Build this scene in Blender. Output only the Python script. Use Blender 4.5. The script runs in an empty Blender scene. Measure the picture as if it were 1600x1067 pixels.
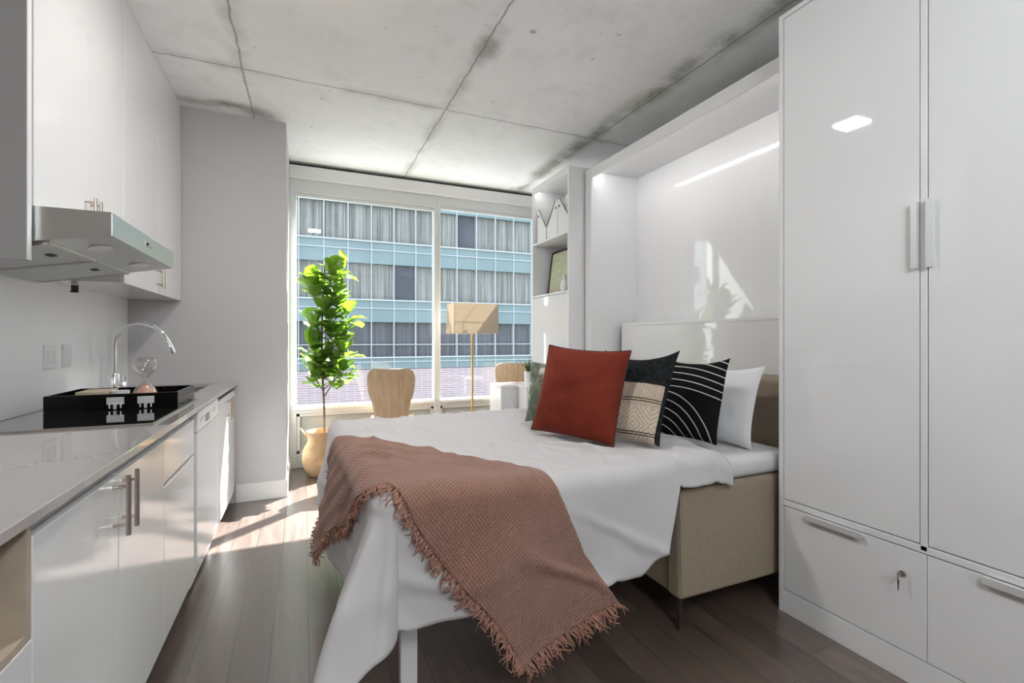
import bpy, bmesh, math, random
from mathutils import Vector, Matrix, noise
from math import sin, cos, pi, radians, hypot, atan2, sqrt, floor
random.seed(7)
S = bpy.context.scene
C = S.collection
# ------------------------------------------------------------------ camera, sky, sun, exposure
CAMZ = 1.227
cd = bpy.data.cameras.new('camera'); cam = bpy.data.objects.new('camera', cd); C.objects.link(cam)
cam.location = (0, 0, CAMZ); cam.rotation_euler = (radians(90), 0, radians(-23.6))
cd.sensor_width = 36; cd.lens = 743 / 1600 * 36; cd.shift_y = -0.0022; cd.clip_start = .03; cd.clip_end = 300
S.camera = cam
W = bpy.data.worlds.new('sky'); S.world = W; W.use_nodes = True
wn = W.node_tree.nodes; wl = W.node_tree.links
sky = wn.new('ShaderNodeTexSky'); sky.sky_type = 'NISHITA'; sky.sun_disc = False
sky.sun_elevation = radians(44); sky.sun_rotation = radians(47); sky.dust_density = 2.5; sky.air_density = .8
wn['Background'].inputs[1].default_value = 1.0
hz_ = wn.new('ShaderNodeMix'); hz_.data_type = 'RGBA'; hz_.inputs[0].default_value = .65      # thin bright cloud over the blue
hz_.inputs[7].default_value = (1.9, 1.95, 2.0, 1)
wl.new(sky.outputs[0], hz_.inputs[6]); wl.new(hz_.outputs[2], wn['Background'].inputs[0])
sd = bpy.data.lights.new('sun', 'SUN'); sun = bpy.data.objects.new('sun', sd); C.objects.link(sun)
sd.energy = 38.0; sd.angle = radians(.6); sd.color = (1, .99, .985)
sun.rotation_euler = Vector((-.733 * cos(radians(44)), -.68 * cos(radians(44)), -sin(radians(44)))).to_track_quat('-Z', 'Y').to_euler()
S.view_settings.view_transform = 'Standard'; S.view_settings.look = 'None'
S.view_settings.gamma = 1; S.view_settings.use_curve_mapping = False
S.view_settings.exposure = 0.45
LAMP_W = 26            # ceiling lamps, watts each
# ------------------------------------------------------------------ materials
def mat(name, col, rough=.5, metal=0, spec=.5, coat=0, bump=0, bscale=60, ior=None, trans=0, mottle=0, mscale=4):
    m = bpy.data.materials.new(name); m.use_nodes = True
    nt = m.node_tree; b = nt.nodes['Principled BSDF']
    b.inputs['Base Color'].default_value = (*col, 1); b.inputs['Roughness'].default_value = rough
    b.inputs['Metallic'].default_value = metal; b.inputs['Specular IOR Level'].default_value = spec
    b.inputs['Coat Weight'].default_value = coat; b.inputs['Coat Roughness'].default_value = .02
    b.inputs['Transmission Weight'].default_value = trans
    if ior: b.inputs['IOR'].default_value = ior
    if bump or mottle:
        tc = nt.nodes.new('ShaderNodeTexCoord')
    if bump:
        n = nt.nodes.new('ShaderNodeTexNoise'); n.inputs['Scale'].default_value = bscale; n.inputs['Detail'].default_value = 3
        nt.links.new(tc.outputs['Object'], n.inputs['Vector'])
        bp = nt.nodes.new('ShaderNodeBump'); bp.inputs['Strength'].default_value = bump; bp.inputs['Distance'].default_value = .01
        nt.links.new(n.outputs[0], bp.inputs['Height']); nt.links.new(bp.outputs[0], b.inputs['Normal'])
    if mottle:
        n = nt.nodes.new('ShaderNodeTexNoise'); n.inputs['Scale'].default_value = mscale; n.inputs['Detail'].default_value = 4
        nt.links.new(tc.outputs['Object'], n.inputs['Vector'])
        r = nt.nodes.new('ShaderNodeValToRGB')
        r.color_ramp.elements[0].position = .3; r.color_ramp.elements[1].position = .7
        r.color_ramp.elements[0].color = (*[c * (1 - mottle) for c in col], 1)
        r.color_ramp.elements[1].color = (*[min(1, c * (1 + mottle)) for c in col], 1)
        nt.links.new(n.outputs[0], r.inputs[0]); nt.links.new(r.outputs[0], b.inputs['Base Color'])
    return m
class N:
    """small node-building helper"""
    def __init__(s, m): s.t = m.node_tree; s.b = s.t.nodes['Principled BSDF']
    def lk(s, a, i): s.t.links.new(a, i)
    def m(s, op, a, b=None, c=None):
        n = s.t.nodes.new('ShaderNodeMath'); n.operation = op
        for k, v in enumerate((a, b, c)):
            if v is None: continue
            if isinstance(v, (int, float)): n.inputs[k].default_value = v
            else: s.lk(v, n.inputs[k])
        return n.outputs[0]
    def co(s, kind='Object'):
        tc = s.t.nodes.new('ShaderNodeTexCoord'); sp = s.t.nodes.new('ShaderNodeSeparateXYZ')
        s.lk(tc.outputs[kind], sp.inputs[0]); return tc.outputs[kind], sp.outputs[0], sp.outputs[1], sp.outputs[2]
    def comb(s, x, y, z):
        n = s.t.nodes.new('ShaderNodeCombineXYZ')
        for k, v in enumerate((x, y, z)):
            if isinstance(v, (int, float)): n.inputs[k].default_value = v
            else: s.lk(v, n.inputs[k])
        return n.outputs[0]
    def noise(s, v, sc, det=4, rough=.5, dist=0):
        n = s.t.nodes.new('ShaderNodeTexNoise'); n.inputs['Scale'].default_value = sc; n.inputs['Detail'].default_value = det
        n.inputs['Roughness'].default_value = rough; n.inputs['Distortion'].default_value = dist
        s.lk(v, n.inputs['Vector']); return n.outputs[0]
    def ramp(s, f, stops):
        r = s.t.nodes.new('ShaderNodeValToRGB'); e = r.color_ramp.elements
        while len(e) < len(stops): e.new(.5)
        for k, (p, c) in enumerate(stops):
            e[k].position = p; e[k].color = (*c, 1) if len(c) == 3 else c
        s.lk(f, r.inputs[0]); return r.outputs[0]
    def mix(s, f, a, b):
        n = s.t.nodes.new('ShaderNodeMix'); n.data_type = 'RGBA'
        for k, v in ((0, f), (6, a), (7, b)):
            if isinstance(v, (int, float)): n.inputs[k].default_value = v
            elif isinstance(v, tuple): n.inputs[k].default_value = (*v, 1)
            else: s.lk(v, n.inputs[k])
        return n.outputs[2]
    def col(s, v): s.lk(v, s.b.inputs['Base Color'])
    def bump(s, h, st=.5, d=.01):
        n = s.t.nodes.new('ShaderNodeBump'); n.inputs['Strength'].default_value = st; n.inputs['Distance'].default_value = d
        s.lk(h, n.inputs['Height']); s.lk(n.outputs[0], s.b.inputs['Normal'])
def smooth01(n, v, a, b):
    mr = n.t.nodes.new('ShaderNodeMapRange'); mr.interpolation_type = 'SMOOTHSTEP'
    n.lk(v, mr.inputs[0]); mr.inputs[1].default_value = a; mr.inputs[2].default_value = b
    return mr.outputs[0]

M = {}
M['lacquer'] = mat('white_lacquer', (.79, .79, .795), .025, spec=.62)
M['lacquer_edge'] = mat('white_lacquer_edge', (.775, .775, .78), .3)
M['cab'] = mat('kitchen_white_gloss', (.77, .77, .77), .11, spec=.5)
M['cab_in'] = mat('kitchen_carcass', (.55, .55, .54), .5)
M['panel_grey'] = mat('cabinet_side_grey', (.36, .35, .345), .45)
M['wall'] = mat('wall_paint', (.54, .53, .53), .6, bump=.04, bscale=120)
M['wall_far'] = mat('taupe_wall_paint', (.15, .105, .08), .6)
M['wallwhite'] = mat('backsplash_paint', (.90, .905, .91), .3, bump=.01, bscale=30)
M['trim'] = mat('trim_paint', (.78, .77, .76), .4)
M['frame'] = mat('window_frame_paint', (.66, .67, .66), .35)
M['infill'] = mat('infill_panel_glass', (.50, .51, .49), .15)
M['steel'] = mat('brushed_steel', (.62, .61, .59), .3, 1)
M['steel_hood'] = mat('hood_steel', (.72, .73, .72), .33, 1)  # paler, more neutral steel for the hood canopy
M['nickel'] = mat('satin_nickel', (.56, .49, .44), .3, 1)
M['chrome'] = mat('chrome', (.86, .87, .88), .05, 1)
M['alu'] = mat('aluminium', (.74, .75, .75), .35, .35)
M['counter'] = mat('quartz_counter', (.47, .44, .43), .05, spec=.7, coat=.8, mottle=.05, mscale=90)
M['blackglass'] = mat('black_glass', (.012, .012, .013), .03, spec=.6, coat=.6)
M['blackgloss'] = mat('black_lacquer', (.003, .003, .003), .12, spec=.2)
M['dark'] = mat('dark_gap', (.03, .03, .03), .7)
M['sofa'] = mat('khaki_upholstery', (.32, .26, .19), .85, bump=.35, bscale=500, mottle=.07, mscale=60)
M['woodleg'] = mat('dark_walnut', (.03, .018, .012), .4)
M['duvet'] = mat('white_cotton_duvet', (.565, .545, .55), .85, bump=.12, bscale=14)
M['sheet'] = mat('white_cotton_sheet', (.62, .615, .625), .85, bump=.1, bscale=20)
M['pillow_white'] = mat('white_pillow_cotton', (.70, .695, .705), .85, bump=.25, bscale=9)
M['plastic'] = mat('white_plastic', (.78, .78, .78), .3)
M['trunk'] = mat('fig_bark', (.20, .15, .11), .8, bump=.3, bscale=80, mottle=.2, mscale=30)
M['brass'] = mat('brushed_brass', (.62, .43, .20), .3, 1)
M['soil'] = mat('soil', (.04, .03, .02), .9)
M['ceramic'] = mat('white_ceramic', (.75, .75, .74), .25)
M['inner_wood'] = mat('oak_veneer', (.44, .36, .28), .5, mottle=.12, mscale=9)
M['sand'] = mat('rose_sand', (.70, .42, .32), .9, bump=.2, bscale=400)
M['concrete_out'] = mat('street_concrete', (.20, .20, .20), .8, mottle=.1)
M['beige_card'] = mat('beige_card', (.50, .40, .30), .6, mottle=.15, mscale=20)
# wood of the chairs
def wood_mat(name, c1, c2, sx=1, rough=.45):
    m = mat(name, c1, rough); n = N(m); v, x, y, z = n.co()
    w = n.noise(n.comb(n.m('MULTIPLY', x, 14), n.m('MULTIPLY', y, 14), n.m('MULTIPLY', z, 1.6)), 1.6, 5, .6, .6)
    n.col(n.ramp(w, [(.3, c1), (.7, c2)])); return m
M['ply'] = wood_mat('oak_plywood', (.40, .27, .16), (.56, .41, .27))
# floor
def floor_mat():
    m = mat('oak_floor', (.07, .05, .04), .3, spec=.6, coat=.9); m.node_tree.nodes['Principled BSDF'].inputs['Coat Roughness'].default_value = .30; m.node_tree.nodes['Principled BSDF'].inputs['Coat IOR'].default_value = 1.8; n = N(m); v, x, y, z = n.co()
    PW, PL = .137, 1.25
    row = n.m('FLOOR', n.m('DIVIDE', n.m('ADD', x, 5.052), PW))
    rnd = n.t.nodes.new('ShaderNodeTexWhiteNoise'); rnd.noise_dimensions = '1D'; n.lk(row, rnd.inputs['W'])
    ys = n.m('ADD', n.m('DIVIDE', y, PL), n.m('MULTIPLY', rnd.outputs[0], 3.7))
    pl = n.m('FLOOR', ys)
    rn2 = n.t.nodes.new('ShaderNodeTexWhiteNoise'); rn2.noise_dimensions = '2D'; n.lk(n.comb(row, pl, 0), rn2.inputs['Vector'])
    fx = n.m('FRACT', n.m('DIVIDE', n.m('ADD', x, 5.052), PW)); fy = n.m('FRACT', ys)
    gx = n.m('MULTIPLY', n.m('MINIMUM', fx, n.m('SUBTRACT', 1, fx)), PW)
    gy = n.m('MULTIPLY', n.m('MINIMUM', fy, n.m('SUBTRACT', 1, fy)), PL)
    g = n.m('MINIMUM', gx, gy); seam = smooth01(n, g, .0008, .0026)
    off = n.m('MULTIPLY', rn2.outputs[0], 30)
    gv = n.comb(n.m('ADD', n.m('MULTIPLY', x, 13), off), n.m('MULTIPLY', y, 1.3), off)
    gr = n.noise(gv, 1.5, 7, .62, 1.5)
    fine = n.noise(n.comb(n.m('MULTIPLY', x, 160), n.m('MULTIPLY', y, 5), off), 1, 3, .6)
    base = n.ramp(gr, [(.25, (.050, .031, .024)), (.5, (.094, .064, .052)), (.75, (.16, .115, .096))])
    base = n.mix(n.m('MULTIPLY', fine, .35), base, (.13, .10, .085))
    tint = n.ramp(rn2.outputs[0], [(0, (.72, .70, .70)), (1, (1.25, 1.2, 1.16))])
    mm = n.t.nodes.new('ShaderNodeMix'); mm.data_type = 'RGBA'; mm.blend_type = 'MULTIPLY'; mm.inputs[0].default_value = 1
    n.lk(base, mm.inputs[6]); n.lk(tint, mm.inputs[7])
    n.col(n.mix(seam, (.012, .009, .008), mm.outputs[2]))
    n.lk(n.m('ADD', .25, n.m('MULTIPLY', gr, .22)), n.b.inputs['Roughness'])
    n.bump(n.m('ADD', n.m('MULTIPLY', seam, 1.0), n.m('MULTIPLY', fine, .12)), .35, .002)
    return m
M['floor'] = floor_mat()
def ceiling_mat():
    m = mat('board_formed_concrete', (.55, .55, .53), .75); n = N(m); v, x, y, z = n.co()
    big = n.noise(v, .9, 5, .6); mid = n.noise(v, 5, 6, .65, .4); sm = n.noise(v, 30, 4, .6)
    base = n.ramp(big, [(.3, (.80, .805, .79)), (.7, (.91, .91, .90))])
    base = n.mix(n.m('MULTIPLY', smooth01(n, mid, .50, .70), .12), base, (.36, .36, .33))
    wob = n.m('MULTIPLY', n.m('SUBTRACT', n.noise(v, 7, 5, .6), .5), .035)
    def seamd(c, k): return n.m('ABSOLUTE', n.m('ADD', n.m('SUBTRACT', c, k), wob))
    dx = n.m('MINIMUM', n.m('MINIMUM', seamd(x, -.35), seamd(x, .95)), seamd(x, 2.23))
    dy = seamd(y, 3.39)
    halo = n.m('MULTIPLY', n.m('SUBTRACT', 1, smooth01(n, n.m('MINIMUM', dx, dy), .0, .09)), smooth01(n, n.noise(v, 2.2, 4, .6), .40, .66))
    base = n.mix(n.m('MULTIPLY', halo, .42), base, (.25, .25, .20))
    # mildew along the seam over the wall bed, and patches
    st = n.m('MULTIPLY', n.m('SUBTRACT', 1, smooth01(n, seamd(x, 2.19), .0, .14)), smooth01(n, n.noise(v, 1.7, 5, .65), .38, .58))
    base = n.mix(n.m('MULTIPLY', st, .75), base, (.19, .20, .13))
    def spot(px, py, r, c, k, seed):
        global _s
        d = n.m('SQRT', n.m('ADD', n.m('POWER', n.m('SUBTRACT', x, px), 2), n.m('POWER', n.m('MULTIPLY', n.m('SUBTRACT', y, py), seed), 2)))
        d = n.m('ADD', d, n.m('MULTIPLY', n.m('SUBTRACT', mid, .5), r * 1.6))
        return n.mix(n.m('MULTIPLY', n.m('SUBTRACT', 1, smooth01(n, d, 0, r)), k), base, c)
    base = spot(-.50, 3.93, .16, (.20, .19, .14), .75, 2.2)
    base = spot(-.70, 3.97, .22, (.26, .26, .19), .6, 2.5)
    base = spot(-.30, 3.98, .22, (.20, .20, .18), .7, 1.4)
    base = spot(.97, 2.58, .12, (.28, .28, .25), .7, .45)
    base = spot(-.36, 2.35, .08, (.36, .26, .25), .6, 1)
    base = spot(1.15, 2.34, .025, (.20, .21, .12), .7, 1)
    pits = n.m('MULTIPLY', smooth01(n, n.noise(v, 16, 3, .7), .68, .74), .45)
    base = n.mix(pits, base, (.24, .24, .22))
    line = n.m('SUBTRACT', 1, smooth01(n, n.m('MINIMUM', dx, dy), .002, .009))
    base = n.mix(n.m('MULTIPLY', line, .7), base, (.22, .22, .20))
    n.col(base)
    n.bump(n.m('SUBTRACT', n.m('MULTIPLY', sm, .3), line), .3, .004)
    return m
M['ceiling'] = ceiling_mat()
def leaf_mat(name, c1, c2, tr):
    m = mat(name, c1, .45); n = N(m); v, x, y, z = n.co()
    c = n.ramp(n.noise(v, 14, 3), [(.3, c1), (.7, c2)]); n.col(c)
    t = n.t.nodes.new('ShaderNodeBsdfTranslucent'); t.inputs[0].default_value = (*tr, 1)
    mx = n.t.nodes.new('ShaderNodeMixShader'); mx.inputs[0].default_value = .38
    out = [q for q in n.t.nodes if q.type == 'OUTPUT_MATERIAL'][0]
    n.lk(n.b.outputs[0], mx.inputs[1]); n.lk(t.outputs[0], mx.inputs[2]); n.lk(mx.outputs[0], out.inputs[0])
    return m
M['leaf'] = leaf_mat('fig_leaf', (.05, .115, .02), (.15, .25, .05), (.24, .42, .03))
M['herb'] = leaf_mat('herb_leaf', (.06, .10, .04), (.16, .22, .10), (.25, .40, .10))
def glass_mat(name, tint=(1, 1, 1), refl=1.0):
    m = bpy.data.materials.new(name); m.use_nodes = True; t = m.node_tree
    out = [q for q in t.nodes if q.type == 'OUTPUT_MATERIAL'][0]; t.nodes.remove(t.nodes['Principled BSDF'])
    tr = t.nodes.new('ShaderNodeBsdfTransparent'); tr.inputs[0].default_value = (*tint, 1)
    gl = t.nodes.new('ShaderNodeBsdfGlossy'); gl.inputs['Roughness'].default_value = 0.0
    fr = t.nodes.new('ShaderNodeLayerWeight'); fr.inputs[0].default_value = .5
    pw = t.nodes.new('ShaderNodeMath'); pw.operation = 'POWER'; pw.inputs[1].default_value = 4; t.links.new(fr.outputs['Facing'], pw.inputs[0])
    mu = t.nodes.new('ShaderNodeMath'); mu.operation = 'MULTIPLY_ADD'; mu.inputs[1].default_value = .6 * refl; mu.inputs[2].default_value = .055 * refl
    mx = t.nodes.new('ShaderNodeMixShader')
    t.links.new(pw.outputs[0], mu.inputs[0]); t.links.new(mu.outputs[0], mx.inputs[0])
    t.links.new(tr.outputs[0], mx.inputs[1]); t.links.new(gl.outputs[0], mx.inputs[2]); t.links.new(mx.outputs[0], out.inputs[0])
    return m
M['pane'] = glass_mat('window_glass', (.93, .97, .96), .9)
M['thinglass'] = glass_mat('blown_glass', (.93, .92, .92), 2.2)
def shade_mat():
    m = mat('linen_shade', (.60, .52, .41), .8, bump=.2, bscale=400); n = N(m)
    t = n.t.nodes.new('ShaderNodeBsdfTranslucent'); t.inputs[0].default_value = (.60, .53, .43, 1)
    mx = n.t.nodes.new('ShaderNodeMixShader'); mx.inputs[0].default_value = .35
    out = [q for q in n.t.nodes if q.type == 'OUTPUT_MATERIAL'][0]
    n.lk(n.b.outputs[0], mx.inputs[1]); n.lk(t.outputs[0], mx.inputs[2]); n.lk(mx.outputs[0], out.inputs[0]); return m
M['shade'] = shade_mat()
def emit_mat(name, col, st):
    m = mat(name, col, .5); b = m.node_tree.nodes['Principled BSDF']
    b.inputs['Emission Color'].default_value = (*col, 1); b.inputs['Emission Strength'].default_value = st; return m
M['lamp_glow'] = emit_mat('lamp_diffuser', (1, .80, .62), 42)
M['fill_globe_glow'] = emit_mat('opal_fill_glow', (.90, .965, 1.0), 50)  # glow of the added fill globes
M['led_glow'] = emit_mat('led_strip', (1, .985, .97), 17)
def velvet():
    m = mat('rust_velvet', (.30, .055, .028), .7, spec=.12); n = N(m); v, x, y, z = n.co()
    n.col(n.ramp(n.noise(v, 5, 4, .6, .5), [(.3, (.13, .018, .009)), (.75, (.21, .034, .018))]))
    n.b.inputs['Sheen Weight'].default_value = .4; n.b.inputs['Sheen Roughness'].default_value = .35; n.b.inputs['Sheen Tint'].default_value = (.9, .4, .3, 1)
    n.bump(n.noise(v, 7, 3), .25, .01); return m
M['velvet'] = velvet()
M['velvet_trim'] = mat('maroon_piping', (.09, .015, .015), .7)
def band_cushion():
    m = mat('black_and_oatmeal_weave', (.01, .01, .01), .9, spec=.12); n = N(m); v, x, y, z = n.co()
    nz = n.noise(v, 60, 3)
    oat = n.ramp(n.noise(v, 150, 2), [(.3, (.36, .28, .21)), (.7, (.55, .46, .37))])
    ax = n.m('ABSOLUTE', n.m('SUBTRACT', n.m('FRACT', n.m('MULTIPLY', x, 6.4)), .5))
    az = n.m('ABSOLUTE', n.m('SUBTRACT', n.m('FRACT', n.m('MULTIPLY', z, 6.4)), .5))
    f = n.m('FRACT', n.m('MULTIPLY', n.m('ADD', ax, az), 7.0))
    ln = n.m('MULTIPLY', n.m('LESS_THAN', f, .3), n.m('LESS_THAN', z, .165))
    oat = n.mix(n.m('MULTIPLY', ln, .55), oat, (.72, .66, .58))
    for zz in (.188, .200, .045, .035):
        l = n.m('LESS_THAN', n.m('ABSOLUTE', n.m('SUBTRACT', z, zz)), .0022); oat = n.mix(l, oat, (.02, .018, .016))
    blk = n.ramp(nz, [(.3, (.006, .007, .008)), (.7, (.022, .024, .026))])
    k = n.m('MULTIPLY', n.m('LESS_THAN', z, .275), n.m('LESS_THAN', x, .185))
    n.col(n.mix(k, blk, oat)); n.bump(n.noise(v, 260, 2), .4, .003); return m
M['bandc'] = band_cushion()
def arc_cushion():
    m = mat('black_cushion_white_lines', (.01, .01, .01), .9, spec=.10); n = N(m); v, x, y, z = n.co()
    zz = n.m('SUBTRACT', z, n.m('MULTIPLY', n.m('POWER', n.m('ADD', x, .1), 2), -.55))
    l1 = n.m('LESS_THAN', n.m('FRACT', n.m('DIVIDE', zz, .036)), .12)
    k1 = n.m('GREATER_THAN', zz, .245)
    d = n.m('SQRT', n.m('ADD', n.m('POWER', n.m('ADD', x, .12), 2), n.m('POWER', n.m('ADD', z, .07), 2)))
    l2 = n.m('LESS_THAN', n.m('FRACT', n.m('DIVIDE', d, .042)), .11)
    k2 = n.m('LESS_THAN', d, .325)
    d3 = n.m('SQRT', n.m('ADD', n.m('POWER', n.m('SUBTRACT', x, .30), 2), n.m('POWER', n.m('SUBTRACT', z, .06), 2)))
    l3 = n.m('LESS_THAN', n.m('FRACT', n.m('DIVIDE', d3, .03)), .16); k3 = n.m('MULTIPLY', n.m('LESS_THAN', d3, .12), n.m('SUBTRACT', 1, k2))
    f = n.m('MAXIMUM', n.m('MULTIPLY', l1, k1), n.m('MAXIMUM', n.m('MULTIPLY', l2, k2), n.m('MULTIPLY', l3, k3)))
    n.col(n.mix(f, (.008, .008, .009), (.62, .60, .56))); n.bump(n.noise(v, 200, 2), .3, .002); return m
M['arcc'] = arc_cushion()
def leaf_cushion():
    m = mat('sage_leaf_print', (.2, .25, .18), .85); n = N(m); v, x, y, z = n.co()
    w = n.noise(v, 7, 2, .4, 1.2); w2 = n.noise(v, 11, 2, .4, 2)
    c = n.ramp(w, [(.44, (.13, .16, .115)), (.50, (.23, .27, .20)), (.56, (.24, .28, .21)), (.60, (.70, .70, .58))])
    n.col(n.mix(n.m('MULTIPLY', n.m('GREATER_THAN', w2, .6), .7), c, (.10, .125, .09))); n.bump(n.noise(v, 250, 2), .3, .002); return m
M['leafc'] = leaf_cushion()
def waffle():
    m = mat('salmon_waffle_cotton', (.42, .22, .17), .95); n = N(m); v, x, y, z = n.co('UV')
    sx = n.m('ABSOLUTE', n.m('SINE', n.m('MULTIPLY', x, pi / .0105))); sy = n.m('ABSOLUTE', n.m('SINE', n.m('MULTIPLY', y, pi / .0105)))
    h = n.m('MAXIMUM', n.m('POWER', n.m('SUBTRACT', 1, sx), 1.5), n.m('POWER', n.m('SUBTRACT', 1, sy), 1.5))
    c = n.ramp(n.noise(v, 9, 3), [(.3, (.34, .155, .105)), (.7, (.43, .215, .155))])
    n.col(n.mix(n.m('MULTIPLY', h, .5), n.mix(.4, c, (.20, .075, .045)), (.50, .29, .22)))
    n.b.inputs['Sheen Weight'].default_value = .3
    n.bump(h, .8, .006); return m
M['waffle'] = waffle()
M['fringe'] = mat('salmon_fringe_yarn', (.42, .215, .16), .95)
def basket_mat():
    m = mat('seagrass', (.6, .4, .22), .8); n = N(m); v, x, y, z = n.co()
    a = n.m('ARCTAN2', y, x)
    w = n.m('MULTIPLY', n.m('SINE', n.m('MULTIPLY', z, 420)), n.m('SINE', n.m('MULTIPLY', a, 40)))
    n.col(n.ramp(n.m('ADD', n.m('MULTIPLY', w, .25), n.noise(v, 12, 3)), [(.2, (.42, .25, .12)), (.8, (.72, .50, .29))])); n.bump(w, .6, .006); return m
M['basket'] = basket_mat()
def brick_mat():
    m = mat('pale_brick', (.5, .4, .4), .8); n = N(m); v, x, y, z = n.co()
    b = n.t.nodes.new('ShaderNodeTexBrick'); n.lk(n.comb(x, z, 0), b.inputs['Vector'])
    b.inputs['Scale'].default_value = 1; b.inputs['Brick Width'].default_value = .9; b.inputs['Row Height'].default_value = .14
    b.inputs['Mortar Size'].default_value = .02; b.inputs['Color1'].default_value = (.44, .31, .31, 1); b.inputs['Color2'].default_value = (.36, .27, .27, 1); b.inputs['Mortar'].default_value = (.55, .53, .53, 1)
    n.col(b.outputs[0]); return m
M['brick'] = brick_mat()
def curtain_mat(name, lo, hi):
    m = mat(name, lo, .8); n = N(m); v, x, y, z = n.co()
    w = n.noise(n.comb(n.m('MULTIPLY', x, 4.5), 0, n.m('MULTIPLY', z, .12)), 1.2, 4, .65)
    n.col(n.ramp(w, [(.3, lo), (.7, hi)])); return m
M['curtain'] = curtain_mat('sheer_curtain', (.15, .155, .145), (.45, .45, .42))
M['curtain_low'] = curtain_mat('dim_office_interior', (.12, .12, .13), (.20, .20, .21))
M['spandrel'] = mat('teal_spandrel_glass', (.165, .232, .235), .4, mottle=.08, mscale=.4)
M['mull'] = mat('facade_mullion', (.46, .49, .49), .5)
M['facade_glass'] = mat('facade_dark_glass', (.13, .135, .15), .25, mottle=.15, mscale=.3)
def print_mat():
    m = mat('olive_print', (.4, .42, .25), .5); n = N(m); v, x, y, z = n.co()
    n.col(n.ramp(n.noise(n.comb(x, n.m('MULTIPLY', y, 3), n.m('MULTIPLY', z, 9)), 3, 5, .7), [(.3, (.33, .37, .20)), (.7, (.50, .52, .36))])); return m
M['print'] = print_mat()
def filter_mat():
    m = mat('grease_filter_mesh', (.72, .74, .75), .4, .4); n = N(m); v, x, y, z = n.co()
    a = n.m('SINE', n.m('MULTIPLY', x, 900)); b = n.m('SINE', n.m('MULTIPLY', y, 900))
    n.bump(n.m('MULTIPLY', a, b), .6, .002); n.col(n.ramp(n.m('MULTIPLY', a, b), [(.3, (.55, .57, .58)), (.8, (.8, .82, .83))])); return m
M['filter'] = filter_mat()
# ------------------------------------------------------------------ mesh helpers
def BM(): return bmesh.new()
def add(bm, src):
    me = bpy.data.meshes.new('t'); src.to_mesh(me); bm.from_mesh(me); bpy.data.meshes.remove(me); src.free()
def box(bm, x0, x1, y0, y1, z0, z1, bev=0, seg=2):
    b = BM(); bmesh.ops.create_cube(b, size=1)
    for v in b.verts:
        v.co = Vector(((x0 + x1) / 2 + v.co.x * (x1 - x0), (y0 + y1) / 2 + v.co.y * (y1 - y0), (z0 + z1) / 2 + v.co.z * (z1 - z0)))
    if bev: bmesh.ops.bevel(b, geom=b.edges[:], offset=bev, segments=seg, profile=.5, affect='EDGES')
    if seg > 2:
        for f in b.faces: f.smooth = True
    add(bm, b); return bm
def prism(bm, pts, lo, hi, axis='y', bev=0):
    """polygon pts extruded from lo to hi along axis; pts are the two other coordinates"""
    b = BM()
    def P(p, h):
        return {'y': (p[0], h, p[1]), 'x': (h, p[0], p[1]), 'z': (p[0], p[1], h)}[axis]
    a = [b.verts.new(P(p, lo)) for p in pts]; c = [b.verts.new(P(p, hi)) for p in pts]
    b.faces.new(a); b.faces.new(c[::-1]); n = len(pts)
    for i in range(n): b.faces.new((a[i], c[i], c[(i + 1) % n], a[(i + 1) % n]))
    bmesh.ops.recalc_face_normals(b, faces=b.faces[:])
    if bev: bmesh.ops.bevel(b, geom=b.edges[:], offset=bev, segments=2, profile=.5, affect='EDGES')
    add(bm, b); return bm
def lathe(bm, prof, cx=0, cy=0, seg=32, sx=1, sy=1, close=False):
    b = BM(); rings = []
    for r, z in prof:
        rings.append([b.verts.new((cx + r * sx * cos(2 * pi * i / seg), cy + r * sy * sin(2 * pi * i / seg), z)) for i in range(seg)])
    for p, q in zip(rings, rings[1:]):
        for i in range(seg): b.faces.new((p[i], p[(i + 1) % seg], q[(i + 1) % seg], q[i]))
    if prof[0][0] > 1e-4: b.faces.new(rings[0][::-1])
    if prof[-1][0] > 1e-4: b.faces.new(rings[-1])
    bmesh.ops.remove_doubles(b, verts=b.verts[:], dist=1e-6)
    bmesh.ops.recalc_face_normals(b, faces=b.faces[:])
    for f in b.faces: f.smooth = True
    add(bm, b); return bm
def tube(bm, pts, r, seg=10, cap=True):
    b = BM(); pts = [Vector(p) for p in pts]; rings = []; up = Vector((0, 0, 1)); prev = None
    for i, p in enumerate(pts):
        t = (pts[min(i + 1, len(pts) - 1)] - pts[max(i - 1, 0)])
        t = t.normalized() if t.length > 1e-9 else Vector((0, 0, 1))
        if prev is None:
            a = t.cross(up); a = a if a.length > .05 else t.cross(Vector((1, 0, 0)))
        else: a = prev - t * prev.dot(t)
        a.normalize(); prev = a; c = t.cross(a)
        rr = r[i] if isinstance(r, (list, tuple)) else r
        rings.append([b.verts.new(p + (a * cos(2 * pi * k / seg) + c * sin(2 * pi * k / seg)) * rr) for k in range(seg)])
    for p, q in zip(rings, rings[1:]):
        for k in range(seg): b.faces.new((p[k], p[(k + 1) % seg], q[(k + 1) % seg], q[k]))
    if cap: b.faces.new(rings[0][::-1]); b.faces.new(rings[-1])
    for f in b.faces: f.smooth = True
    add(bm, b); return bm
def quad(bm, a, b, c, d):
    vs = [bm.verts.new(p) for p in (a, b, c, d)]; bm.faces.new(vs); return bm
def shade(o, ang=35):
    fl = [p.use_smooth for p in o.data.polygons]            # faces keep the smooth flag they were built with
    o.data.set_sharp_from_angle(angle=radians(ang))
    o.data.polygons.foreach_set('use_smooth', fl)
ROOT = {}
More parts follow.
